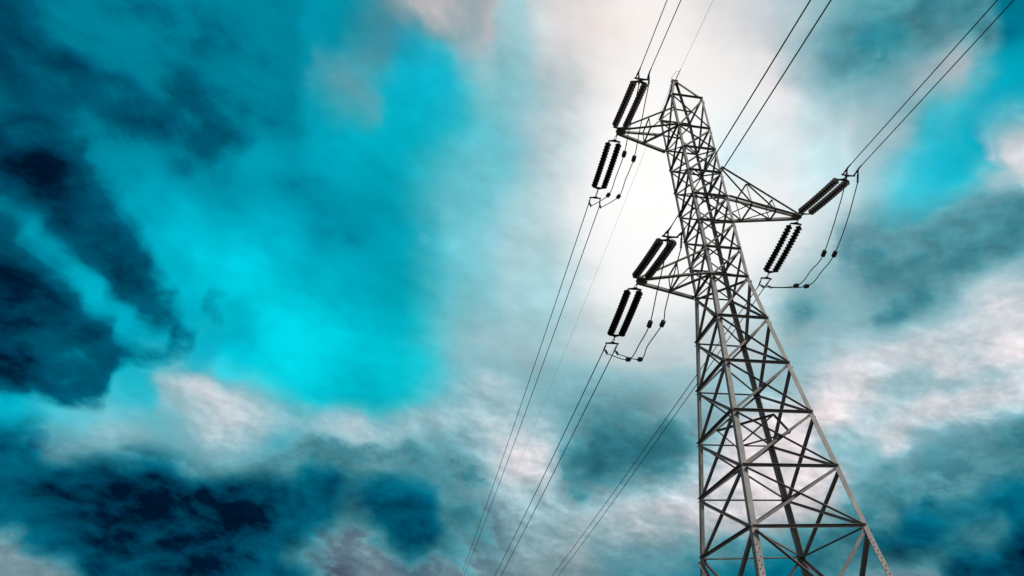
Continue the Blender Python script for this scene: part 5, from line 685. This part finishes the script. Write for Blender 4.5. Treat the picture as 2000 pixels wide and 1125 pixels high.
ASM = {
 'UL': {'T': [-2.872, 0.0, 21.0468], 'away': [-2.872, 3.5094, 20.7988], 'away_w': [[[-3.08, 3.8521, 20.7558], [-3.08, 62.6308, 17.9445]], [[-2.664, 3.71, 20.5436], [-2.664, 63.5522, 18.1255]]], 'near': [-2.872, -2.8005, 20.7024], 'near_w': [[[-3.08, -3.2407, 20.6014], [-3.08, -6.0048, 20.4637]], [[-2.664, -3.145, 20.7269], [-2.664, -6.0921, 20.4445]]], 'J': [[[-3.08, -3.0013, 20.1544], [-3.08, -1.7316, 19.5206], [-3.08, -1.435, 19.3992], [-3.08, -0.7936, 19.0594], [-3.08, 0.3019, 18.99], [-3.08, 1.3619, 19.023], [-3.08, 3.6209, 20.3877]], [[-2.664, -2.8859, 20.3753], [-2.664, -1.4128, 19.4915], [-2.664, -0.6243, 19.0608], [-2.664, 0.4228, 19.032], [-2.664, 1.3909, 19.0246], [-2.664, 3.6108, 20.3462]]]}, 
 'R': {'T': [3.8931, 0.0, 17.6002], 'away': [3.8931, 3.0986, 16.9802], 'away_w': [[[3.6851, 3.4544, 16.8246], [3.6851, 46.8163, 14.5423]], [[4.1011, 3.6741, 16.9566], [4.1011, 46.1469, 14.3956]]], 'near': [3.8931, -2.9835, 16.9682], 'near_w': [[[3.6851, -3.3589, 16.9796], [3.6851, -9.907, 16.4426]], [[4.1011, -3.3509, 17.0016], [4.1011, -9.9874, 16.4338]]], 'J': [[[3.6851, -3.0421, 16.677], [3.6851, -2.3895, 16.1644], [3.6851, -0.8789, 15.2493], [3.6851, 0.0049, 15.1789], [3.6851, 1.1043, 15.2379], [3.6851, 3.1305, 16.531]], [[4.1011, -3.0507, 16.6118], [4.1011, -2.0194, 15.8502], [4.1011, -0.8889, 15.261], [4.1011, 0.0266, 15.1649], [4.1011, 1.0933, 15.2425], [4.1011, 3.2398, 16.6139]]]}, 
 'LL': {'T': [-2.9353, 0.0, 14.0923], 'away': [-2.9353, 3.2994, 13.6584], 'away_w': [[[-3.1433, 3.7604, 13.6052], [-3.1433, 34.2813, 12.1039]], [[-2.7273, 3.849, 13.6127], [-2.7273, 34.12, 12.0618]]], 'near': [-2.9353, -2.8833, 13.6916], 'near_w': [[[-3.1433, -3.4063, 13.5534], [-3.1433, -11.0124, 12.9658]], [[-2.7273, -3.3584, 13.5454], [-2.7273, -11.0597, 13.0065]]], 'J': [[[-3.1433, -3.0487, 13.2275], [-3.1433, -2.544, 12.8747], [-3.1433, -1.8252, 12.4707], [-3.1433, -0.9255, 11.9141], [-3.1433, 0.0693, 11.8287], [-3.1433, 1.2988, 11.9137], [-3.1433, 3.3898, 13.2554]], [[-2.7273, -3.0342, 13.19], [-2.7273, -2.375, 12.852], [-2.7273, -1.3263, 12.2868], [-2.7273, -0.9112, 11.9683], [-2.7273, 0.5054, 12.0058], [-2.7273, 1.3326, 11.9533], [-2.7273, 3.4288, 13.2782]]]}}
cross_arm(corner(0, LV[1][1]), corner(3, LV[1][1]), corner(0, 22.00), corner(3, 22.00), P(*ASM['UL']['T']), [.47], 'one')
cross_arm(corner(1, LV[4][1]), corner(2, LV[4][1]), corner(1, 19.03), corner(2, 19.03), P(*ASM['R']['T']), [.33, .66], 'two')
cross_arm(corner(0, LV[7][1]), corner(3, LV[7][1]), corner(0, 15.08), corner(3, 15.08), P(*ASM['LL']['T']), [.45], 'one')
# light ties from the upper arm's top chord to the crossing of the face bracing
for k, kk in ((0, 0), (3, 2)):
    cf = (corner(kk, 21.93) + corner((kk + 1) % 4, 21.93)) / 2
    flat(corner(k, 21.97), cf, .045)

# ------------------------------------------------------------------ insulator sets
NDISC, PITCH = 16, .146
disc_me = None
disc_prof = [(.0, .146), (.016, .146), (.016, .118), (.052, .116), (.056, .100), (.056, .070), (.075, .062), (.108, .048), (.125, .030), (.1275, .018),
             (.122, .012), (.108, .026), (.100, .010), (.090, .030), (.080, .012), (.068, .032), (.055, .016), (.030, .030), (.016, .026), (.016, -.004), (.0, -.004)]


def disc_mesh():
    global disc_me
    if disc_me: return disc_me
    q_ = MB()
    # cap towards the tower, bell opening away from it: string axis runs from the tower outwards
    q_.lathe([(r, .146 - h) for r, h in disc_prof][::1], 22)
    me = bpy.data.meshes.new('insulator_disc')
    me.from_pydata([tuple(p) for p in q_.v], [], [f[::-1] for f in q_.f])
    me.polygons.foreach_set('use_smooth', [True] * len(q_.f))
    me.materials.append(M_PORC)
    me.update()
    disc_me = me
    return me


def wire_dir(w):
    A_, F_ = P(*w[0]), P(*w[1])
    return (F_ - A_).normalized()


def insulator_set(arm, side, label):
    d = ASM[arm]
    T_ = P(*d['T']); Y3 = P(*d[side])
    sgn = 1 if side == 'away' else -1
    T_ = T_ + V * sgn * .05 + Zv * .02
    ax = (Y3 - T_).normalized()
    L_ = (Y3 - T_).length
    spread = .208
    root = thing('insulator_set', label, 'insulator', T_, 'double insulator strings at the arm tips')
    dl = NDISC * PITCH + .17
    rem = L_ - dl
    l1 = max(.14, rem * .42); l2 = rem - l1
    y1 = T_ + ax * (l1); e1 = y1 + ax * dl
    nrm = ax.cross(U).normalized()
    # tower-side shackle link
    def link(a, c):
        q_ = MB()
        n_ = max(1, round((c - a).length / .16))
        for i in range(n_):
            p_, r_ = a.lerp(c, i / n_), a.lerp(c, (i + 1) / n_)
            sd = U if i % 2 else nrm
            dd = (r_ - p_).normalized(); ln = (r_ - p_).length
            ring = []
            for j in range(13):
                t_ = 2 * math.pi * j / 12
                ring.append((p_ + r_) / 2 + dd * math.cos(t_) * (ln / 2 + .012) + sd * math.sin(t_) * .038)
            q_.tube(ring, .013, 6)
        return q_.build('shackle', M_HARD, root)
    link(T_, y1 - ax * .06)
    yk = MB()
    yk.plate([y1 - ax * .075, y1 - ax * .03 + U * .10, y1 + ax * .01 + U * (spread + .045), y1 + ax * .055 + U * (spread + .03), y1 + ax * .055 - U * (spread + .03),
              y1 + ax * .01 - U * (spread + .045), y1 - ax * .03 - U * .10], nrm, .022)
    yk.build('yoke_plate', M_HARD, root)
    yk = MB()
    yk.plate([e1 + ax * .10, e1 + ax * .05 + U * .10, e1 + ax * .0 + U * (spread + .045), e1 - ax * .045 + U * (spread + .03), e1 - ax * .045 - U * (spread + .03),
              e1 + ax * .0 - U * (spread + .045), e1 + ax * .05 - U * .10], nrm, .022)
    yk.build('yoke_plate', M_HARD, root)
    link(e1 + ax * .08, Y3 - ax * .06)
    yk = MB()
    yk.plate([Y3 - ax * .085, Y3 - ax * .03 + U * .09, Y3 + U * (spread + .045), Y3 + ax * .05 + U * (spread + .045), Y3 + ax * .05 - U * (spread + .045),
              Y3 - U * (spread + .045), Y3 - ax * .03 - U * .09], nrm, .024)
    yk.build('yoke_plate', M_HARD, root)
    rot = ax.to_track_quat('Z', 'Y')
    for sg in (-1, 1):
        s0 = y1 + U * sg * spread; s1 = e1 + U * sg * spread
        q_ = MB()
        q_.tube([s0, s0 + ax * .09], .017, 8)
        q_.tube([s1 - ax * .09, s1], .015, 8)
        st = q_.build('insulator_string', M_HARD, root)
        for i in range(NDISC):
            o = bpy.data.objects.new('insulator_disc', disc_mesh())
            C.objects.link(o)
            o.parent = st
            # a tension string sags a little between its yokes
            tt = (i + .5) / NDISC
            sag = -.05 * 4 * tt * (1 - tt)
            o.location = s0 + ax * (.085 + i * PITCH) + Zv * sag * .5 - T_
            o.rotation_mode = 'QUATERNION'
            o.rotation_quaternion = rot
    # strain clamps, one per sub-conductor
    for j, sg in enumerate((-1, 1)):
        w_ = d[side + '_w'][j]
        A_ = P(*w_[0]); wd = wire_dir(w_)
        c0 = Y3 + U * sg * spread + ax * .03
        q_ = MB()
        # fork from yoke to clamp
        q_.tube([c0, c0.lerp(A_, .5)], .022, 8)
        q_.tube([c0 + Zv * .03 - wd * .02, c0.lerp(A_, .55) + Zv * .012], .012, 6)
        # clamp body gripping the wire
        q_.tube([c0.lerp(A_, .42), A_, A_ + wd * .16], .032, 8, .018)
        # jumper terminal: a bolted gun clamp hanging towards the jumper
        J0 = P(*d['J'][j][-1 if side == 'away' else 0])
        k0 = c0.lerp(A_, .8)
        jd = (J0 - k0)
        q_.tube([k0, k0 + jd * .35, J0], .026, 8, .020)
        nb_ = 5
        sdv = jd.normalized().cross(U).normalized()
        if sdv.dot(V) * sgn < 0: sdv = -sdv
        for i in range(nb_):
            p_ = k0.lerp(J0, .42 + .52 * i / (nb_ - 1))
            q_.box(p_, U, jd.normalized(), sdv, .055, .035, .05)
            q_.tube([p_ + U * .018, p_ + U * .018 + sdv * -.055], .007, 6)
            q_.tube([p_, p_ + sdv * .06], .009, 6)
        q_.build('strain_clamp', M_HARD, root)
    return root


LBL = {('UL', 'near'): 'double string of dark insulator discs reaching up from the topmost left arm',
       ('UL', 'away'): 'double string of dark ribbed insulator discs trailing below the topmost left arm',
       ('R', 'near'): 'double string of dark insulator discs reaching up and right from the long right arm',
       ('R', 'away'): 'double string of dark ribbed insulator discs trailing down below the long right arm',
       ('LL', 'near'): 'double string of dark insulator discs reaching up from the lower left arm',
       ('LL', 'away'): 'double string of dark ribbed insulator discs trailing below the lower left arm'}
for (arm, side), lb in LBL.items(): insulator_set(arm, side, lb)

# ------------------------------------------------------------------ conductors and jumpers
ARMN = {'UL': 'topmost left arm', 'R': 'long right arm', 'LL': 'lower left arm'}


def conductor(w, sgn, label, group='line conductors'):
    r = .0185 if sgn > 0 else .0145
    A_, F_ = Vector(w[0]), Vector(w[1])
    kq = .00035
    dv = F_.y - A_.y
    sl = (F_.z - A_.z - kq * dv * dv) / dv
    end = 190.0 if sgn > 0 else -70.0
    pts = []
    n_ = 60
    for i in range(n_ + 1):
        dv_ = (end - A_.y) * (i / n_) ** 1.6
        pts.append(P(A_.x + (F_.x - A_.x) * dv_ / dv, A_.y + dv_, A_.z + sl * dv_ + kq * dv_ * dv_))
    q_ = MB(); q_.tube(pts, r, 7)
    o = q_.build('conductor', M_ALU, None, pts[0])
    tag(o, label, 'power line', group)
    return o


for arm in ('UL', 'R', 'LL'):
    for j, nm in enumerate(('left', 'right')):
        conductor(ASM[arm]['away_w'][j], 1, '%s of two thin dark wires running down left from %s' % (nm, ARMN[arm]))
        conductor(ASM[arm]['near_w'][j], -1, '%s of two thin dark wires rising from %s to the top edge' % (nm, ARMN[arm]))


def smooth_path(pts, n_=10):
    """Catmull-Rom through points"""
    q_ = [pts[0] * 2 - pts[1]] + pts + [pts[-1] * 2 - pts[-2]]
    res = []
    for i in range(1, len(q_) - 2):
        a, b_, c_, d_ = q_[i - 1:i + 3]
        for k in range(n_):
            t = k / n_
            res.append(.5 * ((b_ * 2) + (c_ - a) * t + (a * 2 - b_ * 5 + c_ * 4 - d_) * t * t + (b_ * 3 - a - c_ * 3 + d_) * t ** 3))
    res.append(pts[-1])
    return res


WSEL = {'UL': [(3, 5), (2, 4)], 'R': [(2, 4), (2, 4)], 'LL': [(3, 5), (3, 5)]}
for arm in ('UL', 'R', 'LL'):
    for j, nm in enumerate(('left', 'right')):
        pts = [P(*p_) for p_ in ASM[arm]['J'][j]]
        base = pts[0]
        root = thing('jumper_cable', '%s of two slack weighted jumper cables hanging beneath %s' % (nm, ARMN[arm]), 'cable', base, 'jumper cables slung under the arms')
        q_ = MB(); q_.tube(smooth_path(pts), .0165, 7); q_.build('cable', M_ALU, root)
        for wi in WSEL[arm][j]:
            c_ = pts[wi]; ax = (pts[min(wi + 1, len(pts) - 1)] - pts[wi - 1]).normalized()
            rot = ax.to_track_quat('Z', 'Y').to_matrix().to_4x4()
            q_ = MB()
            q_.lathe([(0, -.125), (.05, -.125), (.078, -.10), (.082, -.085), (.082, .085), (.078, .10), (.05, .125), (0, .125)], 6, Matrix.Translation(c_) @ rot)
            q_.sm = [False] * len(q_.f)
            q_.build('jumper_weight', M_HARD, root)

# earth wire over the peak
GWP = [[0.0, -4.033, 24.2326], [0.0, 80.9088, 21.6457], [0.0, 22.3515, 23.759]]
ap = P(.07, -.06, APZ + .12)


def earth(start, far, end_v, label):
    S_ = Vector(start); F_ = Vector(far)
    kq = .0002
    dv = F_.y - S_.y
    sl = (F_.z - S_.z - kq * dv * dv) / dv
    pts = []
    for i in range(51):
        dv_ = (end_v - S_.y) * (i / 50) ** 1.6
        pts.append(P(S_.x + (F_.x - S_.x) * dv_ / dv, S_.y + dv_, S_.z + sl * dv_ + kq * dv_ * dv_))
    q_ = MB(); q_.tube(pts, .0055, 6)
    o = q_.build('earth_wire', M_GW, None, pts[0])
    tag(o, label, 'power line', 'earth wires at the tower peak')
    return pts


g1 = earth((.03, -.06, APZ + .04), GWP[0], -70, 'very thin pale wire rising from the tower peak to the top edge')
g2 = earth((-.07, .06, APZ + .04), GWP[1], 190, 'very thin pale wire running down left from the tower peak')
# grips that hold the earth wire at the peak, and the little bonding loop between them
q_ = MB()
d_ = (g1[8] - g1[0]).normalized()
q_.tube([g1[0], g1[0] + d_ * .10], .012, 6); q_.tube([g1[0] + d_ * .10, g1[0] + d_ * .62], .022, 8, .012)
d2_ = (g2[8] - g2[0]).normalized()
q_.tube([g2[0], g2[0] + d2_ * .5], .016, 6, .010)
q_.build('earth_wire_grip', M_HARD, tower)
q_ = MB()
la, lb_ = g1[0] + d_ * .45, g2[0] + d2_ * .25 + Zv * .02
q_.tube(smooth_path([la, la.lerp(lb_, .25) + Zv * .24, la.lerp(lb_, .7) + Zv * .30, lb_ + Zv * .05, lb_], 8), .008, 6)
q_.build('bonding_loop', M_GW, tower)
